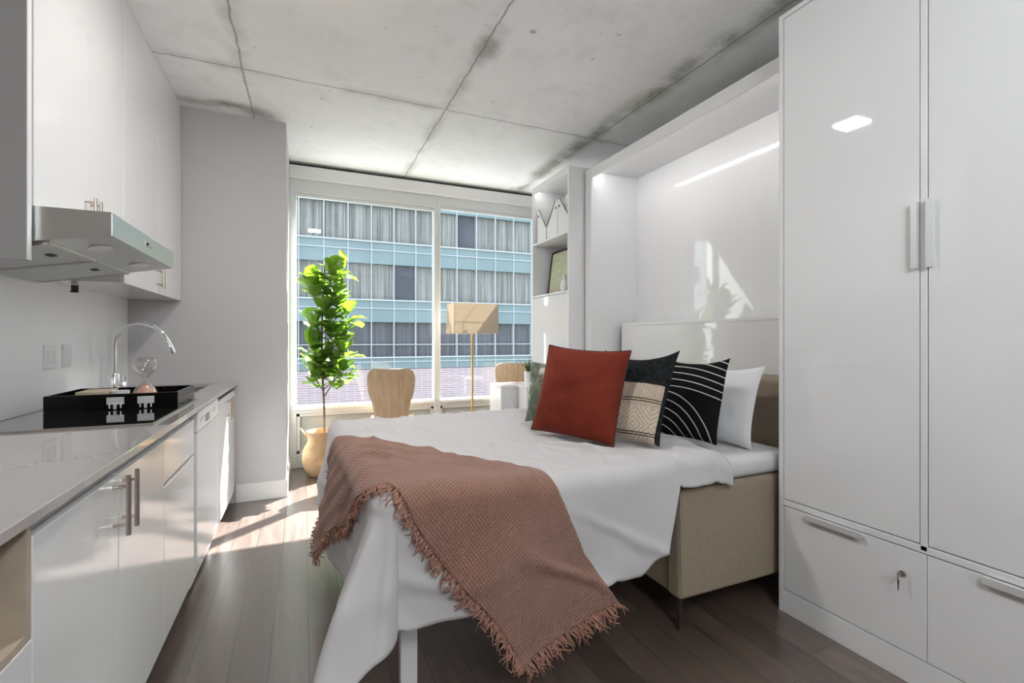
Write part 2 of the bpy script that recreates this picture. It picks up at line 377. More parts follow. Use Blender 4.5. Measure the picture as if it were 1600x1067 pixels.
def obj(name, bm, m, parent=None, world=True, smooth=True):
    """link bm as ONE object; world=True: coordinates are world and are moved into the parent's frame"""
    off = Vector((0, 0, 0)); q = parent
    while q is not None and world:
        off += q.location; q = q.parent
    me = bpy.data.meshes.new(name)
    if world and off.length: bmesh.ops.translate(bm, verts=bm.verts[:], vec=-off)
    bm.to_mesh(me); bm.free(); me.materials.append(M[m] if isinstance(m, str) else m)
    o = bpy.data.objects.new(name, me); C.objects.link(o)
    if parent is not None: o.parent = parent
    if smooth: shade(o)
    if m in ('sofa', 'sheet') and name != 'piping': o.modifiers.new('normals', 'WEIGHTED_NORMAL')
    return o
def single(name, bm, m, label, cat, loc, group=None):
    """a thing that is one mesh; its origin goes to loc"""
    bmesh.ops.translate(bm, verts=bm.verts[:], vec=-Vector(loc))
    o = obj(name, bm, m, None); o.location = loc; o['label'] = label; o['category'] = cat
    if group: o['group'] = group
    return o
def thing(name, label, cat, loc, rotz=0, group=None):
    o = bpy.data.objects.new(name, None); C.objects.link(o); o.empty_display_size = .1
    o.location = loc; o.rotation_euler = (0, 0, rotz); o['label'] = label; o['category'] = cat
    if group: o['group'] = group
    return o
def struct(name, bm, m, parent=None):
    o = obj(name, bm, m, parent)
    if parent is None: o['kind'] = 'structure'
    return o
def B(*a, **k): return box(BM(), *a, **k)
def dup(root, loc, rotz, label, group=None):
    r = root.copy(); C.objects.link(r); r.location = loc; r.rotation_euler = (0, 0, rotz); r['label'] = label
    if group: r['group'] = group
    for ch in list(root.children):
        c = ch.copy(); C.objects.link(c); c.parent = r
        for g in ch.children:
            d = g.copy(); C.objects.link(d); d.parent = c
    return r
# ------------------------------------------------------------------ the setting
XL, XR, YB, YF, ZC = -1.125, 2.60, -2.6, 5.0, 2.91
struct('floor', B(XL - .1, XR + .1, YB - .1, YF + .1, -.12, 0), 'floor')
struct('ceiling', B(XL - .1, XR + .1, YB - .1, YF + .12, ZC, ZC + .2), 'ceiling')
bm = B(XL - .1, XL, 1.9, 4.10, 0, ZC); struct('wall_left', bm, 'wallwhite')
struct('wall_left_entry', B(XL - .1, XL, YB, 1.9, 0, ZC), 'wall_far')
struct('wall_right', B(XR, XR + .1, YB, YF + .1, 0, ZC), 'wall')
struct('wall_back', B(XL, XR, YB - .1, YB, 0, ZC), 'wall_far')
struct('wall_column', B(XL - .1, -.13, 4.10, YF + .1, 0, ZC), 'wall')
struct('baseboard_column', box(B(-.47, -.13, 4.087, 4.10, 0, .135, bev=.003), -.13, -.118, 4.087, 4.96, 0, .135, bev=.003), 'trim')
struct('wall_header', B(-.13, XR, 4.93, YF + .1, 2.755, 2.875, bev=.004), 'trim')
struct('wall_header_recess', B(-.13, XR, 5.0, YF + .1, 2.875, ZC), 'dark')  # near-black colour stands in for the shade inside this gap
# windows: upper pane, transom, lower infill panel
for k, (x0, x1) in enumerate(((-.13, 1.300), (1.300, XR))):
    z1, zs = 2.755, .565; f = .062; fh = .13 if k == 0 else .10
    bm = BM()
    box(bm, x0, x0 + (f if k == 0 else .035), 4.96, 5.06, 0.0, z1, bev=.004)
    box(bm, x1 - .035 if k == 0 else x1 - f, x1, 4.96, 5.06, 0.0, z1, bev=.004)
    box(bm, x0, x1, 4.965, 5.055, z1 - fh, z1, bev=.004)
    box(bm, x0, x1, 4.965, 5.055, 0.0, .13, bev=.004)
    box(bm, x0, x1, 4.965, 5.055, zs - .05, zs + .02, bev=.004)
    w = obj('window_%d' % (k + 1), bm, 'frame'); w['kind'] = 'structure'
    obj('window_sill', B(x0 + .03, x1 - .03, 4.925, 4.97, zs - .01, zs + .018, bev=.004), 'trim', w)
    g = BM(); quad(g, (x0, 5.03, zs), (x1, 5.03, zs), (x1, 5.03, z1 - .05), (x0, 5.03, z1 - .05)); obj('window_glass', g, 'pane', w)
    g = BM(); quad(g, (x0, 5.03, .1), (x1, 5.03, .1), (x1, 5.03, zs), (x0, 5.03, zs)); obj('infill_panel', g, 'infill', w)
    bx_ = BM()
    a0, a1 = x0 + (.062 if k == 0 else .035), x1 - (.035 if k == 0 else .062)
    for (p, q, r, s) in ((a0, a0 + .03, .13, zs - .05), (a1 - .03, a1, .13, zs - .05), (a0, a1, .13, .16), (a0, a1, zs - .08, zs - .05)):
        box(bx_, p, q, 4.985, 5.02, r, s, bev=.003)
    obj('lower_frame', bx_, 'frame', w)
    obj('roller_shade', B(a0, a1, 4.975, 5.01, z1 - fh - .035, z1 - fh, bev=.006), 'frame', w)
# seams and joints of the glazed splashback on the left wall
bm = BM()
for y in (2.48,): box(bm, XL, XL + .002, y - .0015, y + .0015, .93, 1.50)
struct('trim_1', bm, 'panel_grey')
# ------------------------------------------------------------------ outside: street and office building
struct('ground', B(-60, 90, 5.6, 120, -8.2, -8), 'concrete_out')
bl = thing('office_building', 'large office building across the street with teal spandrel bands, curtained windows and pale brick below', 'building', (10, 30, -8))
YW = 30.0
obj('brick_wall', B(-25, 50, YW, YW + 12, -8, -.62), 'brick', bl)
obj('core', B(-25, 50, YW + .6, YW + 12, -.62, 14.6), 'facade_glass', bl)
bands = [-.62, 2.93 - .62 + 0.0, 5.86, 9.40, 12.95]
for i, zb in enumerate((-.60, 2.28, 5.83, 9.38, 12.93)):
    h = .70 if i == 0 else 1.33
    zt = zb + h
    obj('spandrel_band', B(-25, 50, YW - .05, YW + .6, zb, zt), 'spandrel', bl)
    obj('band_rail', B(-25, 50, YW - .16, YW - .05, zt - .03, zt + .05), 'mull', bl); obj('band_rail', B(-25, 50, YW - .12, YW - .05, zb + .62 * h - .02, zb + .62 * h + .03), 'mull', bl)
zs_ = ((.10, 2.28, 'curtain_low'), (3.61, 5.83, 'curtain'), (7.16, 9.38, 'curtain'), (10.71, 12.93, 'curtain'))
for z0, z1, mm in zs_:
    rr = random.Random(int(z0 * 10) + 4)
    for i in range(22):
        a, b_ = -8.4 + i * 1.35, -7.05 + i * 1.35
        dark_ = (mm == 'curtain' and rr.random() < .10)
        bm = BM(); n_ = 18
        pl = [(a + (b_ - a) * j / n_, YW + .25 + (.07 if j % 2 else 0)) for j in range(n_ + 1)]
        prism(bm, pl + [(b_, YW + .40), (a, YW + .40)], z0, z1, 'z')
        obj('dark_window' if dark_ else 'curtain_panel', bm, 'facade_glass' if dark_ else mm, bl, smooth=False)
for i in range(23):
    x = -8.4 + i * 1.35
    obj('mullion', B(x - .024, x + .024, YW - .10, YW + .2, -.60, 14.3), 'mull', bl, smooth=False)
for z in (.88,): obj('transom', B(-25, 50, YW - .05, YW + .1, z, z + .045), 'mull', bl, smooth=False)
# ------------------------------------------------------------------ kitchen: base run
XF = -.476
def bar_handle(parent, x, y, z0, z1, horiz=False, off=.034, m='nickel'):
    bm = BM(); tube(bm, [(x + off, y, z0), (x + off, y, z1)], .0062, 14)
    L = z1 - z0
    for z in (z0 + L * .18, z1 - L * .18): tube(bm, [(x, y, z), (x + off, y, z)], .0045, 10)
    return obj('handle', bm, m, parent)
def door(parent, y0, y1, z0, z1, name='door', x=XF, t=.019, m='cab', label=None):
    o = obj(name, B(x - t, x, y0 + .0015, y1 - .0015, z0, z1, bev=.0018), m, parent)
    if label: o['label'] = label
    return o
def carcass(parent, y0, y1, z0=.10, z1=.885, x0=XL + .005, x1=XF - .021):
    bm = BM(); box(bm, x0, x1, y0 + .0005, y1 - .0005, z0, z1); obj('body', bm, 'cab_in', parent)
    return obj('toe_kick', B(x0, XF - .06, y0 + .001, y1 - .001, 0, z0 - .001), 'panel_grey', parent)
# unit with open oak niche, nearest the camera
t = thing('base_cabinet', 'white base cabinet with an open oak-lined niche under the counter at the left edge', 'cabinet', (-.8, .9, 0))
bm = BM()
box(bm, XL + .005, XF, .60, .62, .10, .885); box(bm, XL + .005, XL + .02, .62, 1.196, .10, .885)
obj('body', bm, 'cab_in', t)
obj('front_panel', B(XF - .02, XF, .60, 1.198, .10, .655, bev=.0015), 'cab', t)
obj('toe_kick', B(XL + .01, XF - .06, .6, 1.198, 0, .099), 'panel_grey', t)
bm = BM(); box(bm, XL + .02, XF - .001, .62, 1.196, .657, .672); box(bm, XL + .02, XF - .001, 1.180, 1.197, .672, .885)
obj('niche_lining', bm, 'inner_wood', t)
bm = BM(); box(bm, XL + .10, XF - .075, 1.120, 1.165, .675, .884, bev=.002); box(bm, XL + .10, XF - .075, .64, 1.120, .675, .73, bev=.002)
box(bm, XL + .10, XL + .12, .64, 1.12, .73, .884)
o = obj('drawer_box', bm, 'inner_wood', t)
t = thing('base_cabinet', 'white base cabinet with two tall doors and a pair of bar handles', 'cabinet', (-.8, 1.66, 0))
carcass(t, 1.199, 2.128)
d = door(t, 1.199, 1.66, .10, .85); bar_handle(d, XF, 1.618, .69, .853)
d = door(t, 1.66, 2.128, .10, .85); bar_handle(d, XF, 1.690, .69, .853)
t = thing('base_cabinet', 'white base cabinet with one drawer over a door beside the dishwasher', 'cabinet', (-.8, 2.39, 0))
carcass(t, 2.128, 2.652)
door(t, 2.128, 2.652, .692, .85, 'drawer'); door(t, 2.128, 2.652, .10, .676)
obj('filler_strip', B(XL + .01, XF - .025, 2.653, 2.718, .10, .885), 'panel_grey', t)
t = thing('dishwasher', 'white built-in dishwasher with a small dark display under the counter', 'dishwasher', (-.8, 3.02, 0))
obj('body', B(XL + .01, XF - .03, 2.722, 3.326, .02, .885), 'cab_in', t)
obj('door', B(XF - .028, XF, 2.726, 3.322, .10, .768, bev=.004), 'cab', t)
cp = obj('control_panel', B(XF - .028, XF + .002, 2.726, 3.322, .774, .872, bev=.004), 'plastic', t)
o = obj('display', B(XF + .002, XF + .004, 2.93, 3.03, .795, .835, bev=.0008), 'blackglass', cp)
for i in range(4): obj('button', B(XF + .002, XF + .004, 2.78 + i * .03, 2.80 + i * .03, .815, .838, bev=.0008), 'alu', cp)
for i in range(3): obj('button', B(XF + .002, XF + .004, 3.12 + i * .04, 3.145 + i * .04, .815, .838, bev=.0008), 'alu', cp)
obj('toe_kick', B(XF - .08, XF - .06, 2.726, 3.322, .0, .098), 'panel_grey', t)
t = thing('base_cabinet', 'white sink base cabinet with a pair of bar handles next to the grey wall column', 'cabinet', (-.8, 3.7, 0))
carcass(t, 3.328, 4.085, z1=.70)
d = door(t, 3.328, 3.70, .10, .85); bar_handle(d, XF, 3.655, .69, .835)
d = door(t, 3.70, 4.083, .10, .85); bar_handle(d, XF, 3.745, .69, .835)
# worktop with sink cut-out
SX0, SX1, SY0, SY1 = -.98, -.60, 3.38, 3.98
t = thing('countertop', 'long polished grey-beige stone countertop running to the wall column', 'countertop', (-.8, 2.3, .887))
bm = BM(); XC = -.456
box(bm, XL + .002, XC, .50, SY0, .887, .910, bev=.002); box(bm, XL + .002, SX0, SY0 - .002, SY1 + .002, .887, .910, bev=.0)
box(bm, SX1, XC, SY0 - .002, SY1 + .002, .887, .910, bev=.002); box(bm, XL + .002, XC, SY1, 4.098, .887, .910, bev=.002)
obj('slab', bm, 'counter', t)
bm = BM()
box(bm, SX0 - .01, SX1 + .01, SY0 - .01, SY1 + .01, .715, .722); box(bm, SX0 - .01, SX0, SY0, SY1, .722, .886); box(bm, SX1, SX1 + .01, SY0, SY1, .722, .886)
box(bm, SX0, SX1, SY0 - .01, SY0, .722, .886); box(bm, SX0, SX1, SY1, SY1 + .01, .722, .886)
s_ = thing('sink', 'undermounted steel sink set into the far end of the countertop', 'sink', (-.79, 3.68, .715))
obj('bowl', bm, 'steel', s_); bm = BM(); lathe(bm, [(.0, .7225), (.03, .7225), (.035, .724), (.0, .7242)], -.79, 3.68); obj('drain', bm, 'chrome', s_)
# faucet
t = thing('faucet', 'tall chrome gooseneck kitchen faucet with a side lever', 'faucet', (-1.03, 3.52, .91))
bm = BM(); lathe(bm, [(0, .91), (.034, .91), (.034, .917), (.028, .92), (.028, 1.02), (.024, 1.026), (0, 1.026)], -1.03, 3.52); obj('base', bm, 'chrome', t)
pts = [(-1.03, 3.52, 1.02 + .01 * i) for i in range(0, 17, 2)]
cx, r = -1.03 + .135, .135
for i in range(1, 23):
    a = pi - i * radians(7.2); pts.append((cx + r * cos(a), 3.52 - .002 * i, 1.185 + r * sin(a)))
ex = Vector(pts[-1]); dr = (ex - Vector(pts[-2])).normalized(); pts.append(tuple(ex + dr * .02))
bm = tube(BM(), pts, .0125, 16); obj('neck', bm, 'chrome', t)
bm = tube(BM(), [tuple(ex + dr * .01), tuple(ex + dr * .012), tuple(ex + dr * .10), tuple(ex + dr * .105)], [.013, .0155, .0155, .013], 16); obj('spray_head', bm, 'chrome', t)
bm = BM(); tube(bm, [(-1.002, 3.50, .965), (-.972, 3.485, .965)], .014, 14); tube(bm, [(-.978, 3.488, .965), (-.968, 3.482, 1.005)], .005, 8); obj('lever', bm, 'chrome', t)
# cooktop
t = thing('cooktop', 'flat black glass cooktop with a thin steel edge set in the countertop', 'cooktop', (-.77, 2.5, .91))
obj('glass_plate', B(-1.055, -.518, 2.150, 2.93, .911, .9155, bev=.001), 'blackglass', t)
bm = BM(); box(bm, -1.063, -.510, 2.142, 2.150, .9105, .917); box(bm, -1.063, -.510, 2.93, 2.938, .9105, .917); box(bm, -.518, -.510, 2.15, 2.93, .9105, .917); box(bm, -1.063, -1.055, 2.15, 2.93, .9105, .917)
obj('steel_rim', bm, 'steel', t)
# black tray with clasps and the things in it
Y0, Y1, X0_, X1_, TZ = 2.63, 2.99, -1.01, -.535, .9165
t = thing('serving_tray', 'rectangular black lacquered tray with low sides standing on the cooktop', 'tray', (-.77, 2.8, TZ))
bm = BM(); box(bm, X0_, X1_, Y0, Y1, TZ, TZ + .008); obj('base', bm, 'blackgloss', t)
bm = BM(); w_ = .009; box(bm, X0_, X1_, Y0, Y0 + w_, TZ + .008, TZ + .068, bev=.001); box(bm, X0_, X1_, Y1 - w_, Y1, TZ + .008, TZ + .068, bev=.001)
box(bm, X0_, X0_ + w_, Y0 + w_, Y1 - w_, TZ + .008, TZ + .068); box(bm, X1_ - w_, X1_, Y0 + w_, Y1 - w_, TZ + .008, TZ + .068, bev=.0)
obj('side_wall', bm, 'blackgloss', t)
for xx in (-.765, -.655):
    bm = BM(); box(bm, xx - .031, xx + .031, Y0 - .004, Y0 - .0005, TZ + .022, TZ + .054, bev=.001)
    box(bm, xx - .005, xx + .005, Y0 - .012, Y0 - .003, TZ + .002, TZ + .03, bev=.001)
    for q in (-.02, .02): tube(bm, [(xx + q, Y0 - .006, TZ + .006), (xx + q, Y0 - .006, TZ + .03)], .003, 8)
    obj('clasp', bm, 'alu', t)
single('keepsake_box', B(-.93, -.82, 2.70, 2.86, TZ + .0085, TZ + .075, bev=.003), 'beige_card', 'small beige box lying in the black tray, left of the hourglass', 'box', (-.875, 2.78, TZ + .0085))
bm = BM(); lathe(bm, [(0, TZ + .0085), (.026, TZ + .0085), (.034, TZ + .02), (.036, TZ + .072), (.033, TZ + .072), (.031, TZ + .02), (0, TZ + .014)], -.785, 2.76)
single('cup', bm, 'ceramic', 'small white cup in the black tray between box and hourglass', 'cup', (-.785, 2.76, TZ + .0085))
t = thing('hourglass', 'clear glass hourglass with rose sand standing in the black tray', 'hourglass', (-.70, 2.80, TZ + .0085))
z0 = TZ + .0085
pf = [(.0, 0), (.040, 0), (.050, .012), (.052, .03), (.045, .055), (.028, .082), (.010, .102), (.0055, .110), (.010, .118), (.028, .137), (.045, .160), (.050, .180), (.045, .200), (.030, .213), (.0, .215)]
def cr(prof, n=4):
    out = []
    for i in range(len(prof) - 1):
        p0, p1, p2, p3 = prof[max(i - 1, 0)], prof[i], prof[i + 1], prof[min(i + 2, len(prof) - 1)]
        for k in range(n):
            u = k / n
            f = lambda a, b, c, d: .5 * ((2 * b) + (-a + c) * u + (2 * a - 5 * b + 4 * c - d) * u * u + (-a + 3 * b - 3 * c + d) * u ** 3)
            out.append((max(0, f(p0[0], p1[0], p2[0], p3[0])), f(p0[1], p1[1], p2[1], p3[1])))
    out.append(prof[-1]); return out
bm = lathe(BM(), [(r, z0 + z) for r, z in cr(pf)], -.70, 2.80, 40); obj('glass_bulb', bm, 'thinglass', t)
bm = lathe(BM(), [(0, z0 + .003), (.038, z0 + .003), (.048, z0 + .014), (.049, z0 + .03), (.040, z0 + .052), (.018, z0 + .078), (.0, z0 + .088)], -.70, 2.80, 32); obj('sand', bm, 'sand', t)
# outlets
for i, (y, lab) in enumerate(((2.985, 'white double rocker switch plate on the splashback, left of the outlet'), (3.16, 'white wall outlet plate on the splashback, right of the switch plate'))):
    nm = ('light_switch', 'switch') if i == 0 else ('wall_outlet', 'outlet'); w2 = .058 if i == 0 else .045
    t = thing(nm[0], lab, nm[1], (XL, y, 1.14))
    obj('cover_plate', B(XL, XL + .009, y - w2, y + w2, 1.085, 1.20, bev=.002), 'plastic', t)
    if i == 0:
        for q in (-.024, .024): obj('rocker', B(XL + .007, XL + .011, y + q - .016, y + q + .016, 1.11, 1.175, bev=.002), 'cab', t)
    else:
        bm = BM()
        for zz in (1.125, 1.16):
            for q in (-.008, .008): box(bm, XL + .007, XL + .0078, y + q - .0015, y + q + .0015, zz - .007, zz + .007)
        obj('socket_slots', bm, 'dark', t)
# upper cabinets
XU = -.812; UT = 2.475
t = thing('upper_cabinet', 'white upper cabinet with two doors above the range hood', 'cabinet', (-.97, 2.47, 1.665))
obj('body', B(XL + .002, XU - .02, 2.022, 2.898, 1.665, ZC - .003), 'cab_in', t)
obj('top_fascia', B(XU - .02, XU - .004, 2.022, 2.898, UT + .003, ZC - .003), 'cab', t)
obj('filler_strip', B(XU - .04, XU - .012, 2.022, 2.052, 1.665, UT), 'panel_grey', t)
d = door(t, 2.054, 2.475, 1.662, UT, x=XU); bar_handle(d, XU, 2.452, 1.705, 1.80)
d = door(t, 2.475, 2.898, 1.662, UT, x=XU); bar_handle(d, XU, 2.508, 1.705, 1.80)
t = thing('upper_cabinet', 'white upper cabinet with two doors beside the wall column, hanging lower than the hood', 'cabinet', (-.97, 3.5, 1.505))
obj('body', B(XL + .002, XU - .02, 2.902, 4.094, 1.505, ZC - .003, bev=.001), 'cab', t)
obj('top_fascia', B(XU - .02, XU - .004, 2.902, 4.094, UT + .003, ZC - .003), 'cab', t)
d = door(t, 2.902, 3.50, 1.503, UT, x=XU); bar_handle(d, XU, 3.465, 1.535, 1.66)
d = door(t, 3.50, 4.094, 1.503, UT, x=XU); bar_handle(d, XU, 3.535, 1.535, 1.66)
t = thing('end_panel', 'tall grey cabinet end panel with a pale edge at the left of the range hood', 'panel', (-.96, 2.0, 1.48))
obj('board', B(XL + .002, -.806, 1.995, 2.018, 1.480, ZC - .003), 'panel_grey', t)
obj('edge_band', B(-.806, -.803, 1.994, 2.019, 1.480, ZC - .003), 'lacquer_edge', t)
bm = BM(); box(bm, -1.09, -1.06, 3.12, 3.125, 1.47, 1.503, bev=.001); box(bm, -1.09, -1.06, 3.10, 3.125, 1.466, 1.470, bev=.001)
single('cabinet_hook', bm, 'dark', 'small black hook bracket under the far upper cabinet', 'hook', (-1.075, 3.12, 1.503))
# range hood
HY0, HY1, HXF, HXB = 2.03, 2.86, -.60, XL + .003
t = thing('range_hood', 'slim stainless steel range hood under the upper cabinet', 'range hood', (-.86, 2.45, 1.49))
def hz(x): return 1.578 - (HXF - .02 - x) / (HXF - .02 - HXB) * .088      # underside height
bm = prism(BM(), [(HXB, 1.66), (HXF, 1.66), (HXF, 1.580), (HXF - .02, 1.578), (HXB, 1.49)], HY0, HY1, 'y', bev=.0012)
obj('canopy', bm, 'steel_hood', t)
def under(bm, xa, xb, ya, yb, dz, th=.004):
    b = BM(); vs = []
    for z_ in (dz, dz + th):
        vs.append([b.verts.new((x, y, hz(x) - z_)) for x, y in ((xa, ya), (xb, ya), (xb, yb), (xa, yb))])
    b.faces.new(vs[0]); b.faces.new(vs[1][::-1])
    for i in range(4): b.faces.new((vs[0][i], vs[1][i], vs[1][(i + 1) % 4], vs[0][(i + 1) % 4]))
    bmesh.ops.recalc_face_normals(b, faces=b.faces[:]); add(bm, b)
for ya, yb in ((HY0 + .03, 2.435), (2.455, HY1 - .03)):
    bm = BM(); under(bm, HXB + .03, -.78, ya, yb, .001, .006); f = obj('grease_filter', bm, 'filter', t)
    bm = BM(); under(bm, -.85, -.83, (ya + yb) / 2 - .02, (ya + yb) / 2 + .02, .0075, .003); obj('latch', bm, 'dark', f)
    bm = BM()
    for (p, q, r, s) in ((HXB + .02, -.77, ya - .006, ya), (HXB + .02, -.77, yb, yb + .006), (HXB + .02, HXB + .03, ya, yb), (-.78, -.77, ya, yb)): under(bm, p, q, r, s, .001, .010)
    obj('filter_frame', bm, 'steel', t)
for y in (2.22, 2.66):
    bm = BM(); b = BM()
    cc = [(-.69 + .032 * cos(a * pi / 12), y + .055 * sin(a * pi / 12)) for a in range(24)]
    v0 = [b.verts.new((x, yy, hz(x) - .001)) for x, yy in cc]; v1 = [b.verts.new((x, yy, hz(x) - .006)) for x, yy in cc]
    b.faces.new(v1); [b.faces.new((v0[i], v0[(i + 1) % 24], v1[(i + 1) % 24], v1[i])) for i in range(24)]
    add(bm, b); obj('hood_lamp', bm, 'plastic', t)
obj('control_strip', B(HXF, HXF + .002, 2.40, 2.50, 1.612, 1.632, bev=.0006), 'steel', t)
for i in range(3): 
    bm = tube(BM(), [(HXF + .001, 2.415 + i * .03, 1.622), (HXF + .007, 2.415 + i * .03, 1.622)], .006, 12); obj('button', bm, 'dark' if i == 0 else 'steel', t)
# ------------------------------------------------------------------ wardrobe on the right
WX, WY0, WY1, WZ = 1.976, .29, 1.495, 2.69
t = thing('wardrobe', 'tall glossy white wardrobe with two doors over two wide drawers', 'wardrobe', (2.28, .9, 0))
bm = BM(); f_ = .021
for (a, b_) in ((WY0, WY0 + f_), (WY1 - f_, WY1)): box(bm, WX, 2.58, a, b_, 0, WZ, bev=.0015)
box(bm, WX, 2.58, .933, .953, .49, WZ - f_, bev=.0012)
box(bm, WX, 2.58, WY0 + f_, WY1 - f_, WZ - f_, WZ, bev=.0012)
box(bm, WX, 2.58, WY0 + f_, WY1 - f_, .482, .507, bev=.0012)
box(bm, 2.56, 2.58, WY0 + f_, WY1 - f_, .1, WZ - f_)
box(bm, WX + .02, 2.56, WY0 + f_, WY1 - f_, .09, .099)
obj('frame', bm, 'lacquer_edge', t)
obj('plinth', B(WX + .001, WX + .02, WY0 + f_, WY1 - f_, .0, .102, bev=.001), 'lacquer_edge', t)
wd = []
for (a, b_) in ((.956, WY1 - f_ - .003), (WY0 + f_ + .003, .930)):
    wd.append(obj('door', B(WX + .002, WX + .021, a, b_, .511, WZ - f_ - .003, bev=.0015), 'lacquer', t))
for (a, b_) in ((.9355, WY1 - f_ - .003), (WY0 + f_ + .003, .9335)):
    dr_ = obj('drawer', B(WX + .002, WX + .021, a, b_, .106, .478, bev=.0015), 'lacquer', t)
    mid_ = (a + b_) / 2 + (.045 if a > .9 else .05)
    bm = BM(); box(bm, WX - .014, WX + .003, mid_ - .11, mid_ + .11, .467, .479, bev=.002); box(bm, WX - .016, WX - .011, mid_ - .11, mid_ + .11, .455, .479, bev=.001)
    obj('handle', bm, 'alu', dr_)
    if a > .9:
        yk, zk = 1.005, .385
        lk = obj('lock', tube(BM(), [(WX + .003, yk, zk), (WX - .006, yk, zk)], .0105, 20), 'steel', dr_)
        bm = BM(); tube(bm, [(WX - .006, yk, zk), (WX - .020, yk, zk)], .003, 8)
        box(bm, WX - .034, WX - .018, yk - .0015, yk + .0015, zk - .011, zk + .009, bev=.0006)
        tube(bm, [(WX - .03 + .004 * cos(k * pi / 6), yk + .001, zk - .014 + .006 * sin(k * pi / 6)) for k in range(13)], .001, 6)
        prism(bm, [(yk - .004, zk - .016), (yk + .004, zk - .016), (yk + .002, zk - .052), (yk - .001, zk - .056)], WX - .031, WX - .029, 'x')
        obj('key', bm, 'nickel', dr_)
bm = BM(); box(bm, WX - .016, WX + .003, .956, .968, 1.475, 1.71, bev=.0012); box(bm, WX - .018, WX - .014, .956, .975, 1.475, 1.71, bev=.0008); obj('handle', bm, 'alu', wd[0])
bm = BM(); box(bm, WX - .016, WX + .003, .918, .930, 1.475, 1.71, bev=.0012); box(bm, WX - .018, WX - .014, .911, .930, 1.475, 1.71, bev=.0008); obj('handle', bm, 'alu', wd[1])
# ------------------------------------------------------------------ wall-bed niche
NX, NXB, NZ, NY0, NY1 = 2.12, 2.575, 2.605, 1.500, 3.345
t = thing('wall_bed_cabinet', 'glossy white open wall-bed cabinet with a lit niche above the headboard', 'cabinet', (2.35, 2.4, 0))
bm = BM()
obj('side_panel', box(BM(), NX, NXB + .02, NY0, NY0 + .02, 0, NZ, bev=.001), 'lacquer_edge', t); box(bm, NX, NXB + .02, NY1 - .085, NY1, 0, NZ, bev=.002)
obj('side_panel', bm, 'lacquer_edge', t)
obj('top_panel', B(NX, NXB + .02, NY0 + .02, NY1 - .085, NZ - .022, NZ, bev=.001), 'lacquer_edge', t)
obj('top_fascia', B(NX, NX + .018, NY0 + .02, NY1 - .085, NZ - .075, NZ - .022, bev=.001), 'lacquer_edge', t)
obj('back_panel', B(NXB, NXB + .02, NY0 + .02, NY1 - .085, 0, NZ - .022), 'lacquer', t)
obj('lower_panel', B(2.375, 2.393, NY0 + .021, 3.20, .3, 1.335, bev=.001), 'lacquer', t)
obj('ledge', B(2.372, NXB, NY0 + .021, 3.20, 1.335, 1.355, bev=.0015), 'lacquer_edge', t)
obj('led_strip', B(NX + .02, NX + .032, NY0 + .03, NY1 - .10, NZ - .032, NZ - .023), 'led_glow', t)
# bookcase
BX, BY0, BY1, BZ = 1.98, 3.375, 4.06, 2.65
t = thing('bookcase', 'glossy white bookcase with two open shelves over a tall closed door, beside the window', 'bookcase', (2.2, 3.7, 0))
BXB = 2.33; e = .02
bm = BM(); box(bm, BX, BXB, BY0, BY0 + e, 0, BZ, bev=.001); box(bm, BX, BXB, BY1 - e, BY1, 0, BZ, bev=.001)
box(bm, BX, BXB, BY0 + e, BY1 - e, BZ - .02, BZ, bev=.001); box(bm, BX, BX + .018, BY0 + e, BY1 - e, BZ - .055, BZ - .02, bev=.001); box(bm, BXB - .012, BXB, BY0 + e, BY1 - e, .1, BZ - .05)
obj('body', bm, 'lacquer_edge', t)
for z in (2.122, 1.632): obj('shelf', B(BX + .002, BXB - .012, BY0 + e, BY1 - e, z - .018, z, bev=.001), 'lacquer_edge', t)
obj('door', B(BX + .001, BX + .019, BY0 + e + .002, BY1 - e - .002, .08, 1.61, bev=.001), 'lacquer', t)
obj('led_strip', B(BX + .022, BX + .028, BY0 + .03, BY1 - .03, BZ - .026, BZ - .0205), 'led_glow', t)
# magazine files
# the visible faces look toward -X, so the files stand with a sloped lip to the room
def magfile2(y0, w, lab, flip):
    x0, x1, z = BX + .022, BX + .27, 2.1225
    t = thing('magazine_file', lab, 'magazine file', (x0, y0 + w / 2, z))
    bm = BM()
    pts = [(y0, z), (y0 + w, z), (y0 + w, z + .31), (y0 + w * .82, z + .31), (y0, z + .12)]
    if flip: pts = [(2 * y0 + w - a, b) for a, b in pts]
    prism(bm, pts, x0, x0 + .003, 'x'); prism(bm, pts, x1 - .003, x1, 'x')
    box(bm, x0 + .003, x1 - .003, y0, y0 + w, z, z + .003)
    yb = y0 + w if not flip else y0
    box(bm, x0 + .003, x1 - .003, min(yb, yb - (.003 if not flip else -.003)), max(yb, yb - (.003 if not flip else -.003)), z + .003, z + .31)
    obj('case', bm, 'plastic', t)
    bm = BM(); e2 = .006
    # dark trim along the sloping rim
    p, q = pts[4], pts[3]
    tube(bm, [(x0 - .002, p[0], p[1]), (x0 - .002, q[0], q[1])], .0035, 6)
    obj('rim_trim', bm, 'dark', t)
    bm = tube(BM(), [(x0 - .003, (y0 + (w * .86 if not flip else w * .14)), z + .245), (x0 - .0005, (y0 + (w * .86 if not flip else w * .14)), z + .245)], .010, 14); obj('finger_hole', bm, 'dark', t)
magfile2(3.405, .19, 'white magazine file on the top shelf, nearest the wall bed', False)
magfile2(3.605, .19, 'white magazine file on the top shelf, middle of the row', True)
magfile2(3.815, .17, 'white magazine file on the top shelf, nearest the window', False)
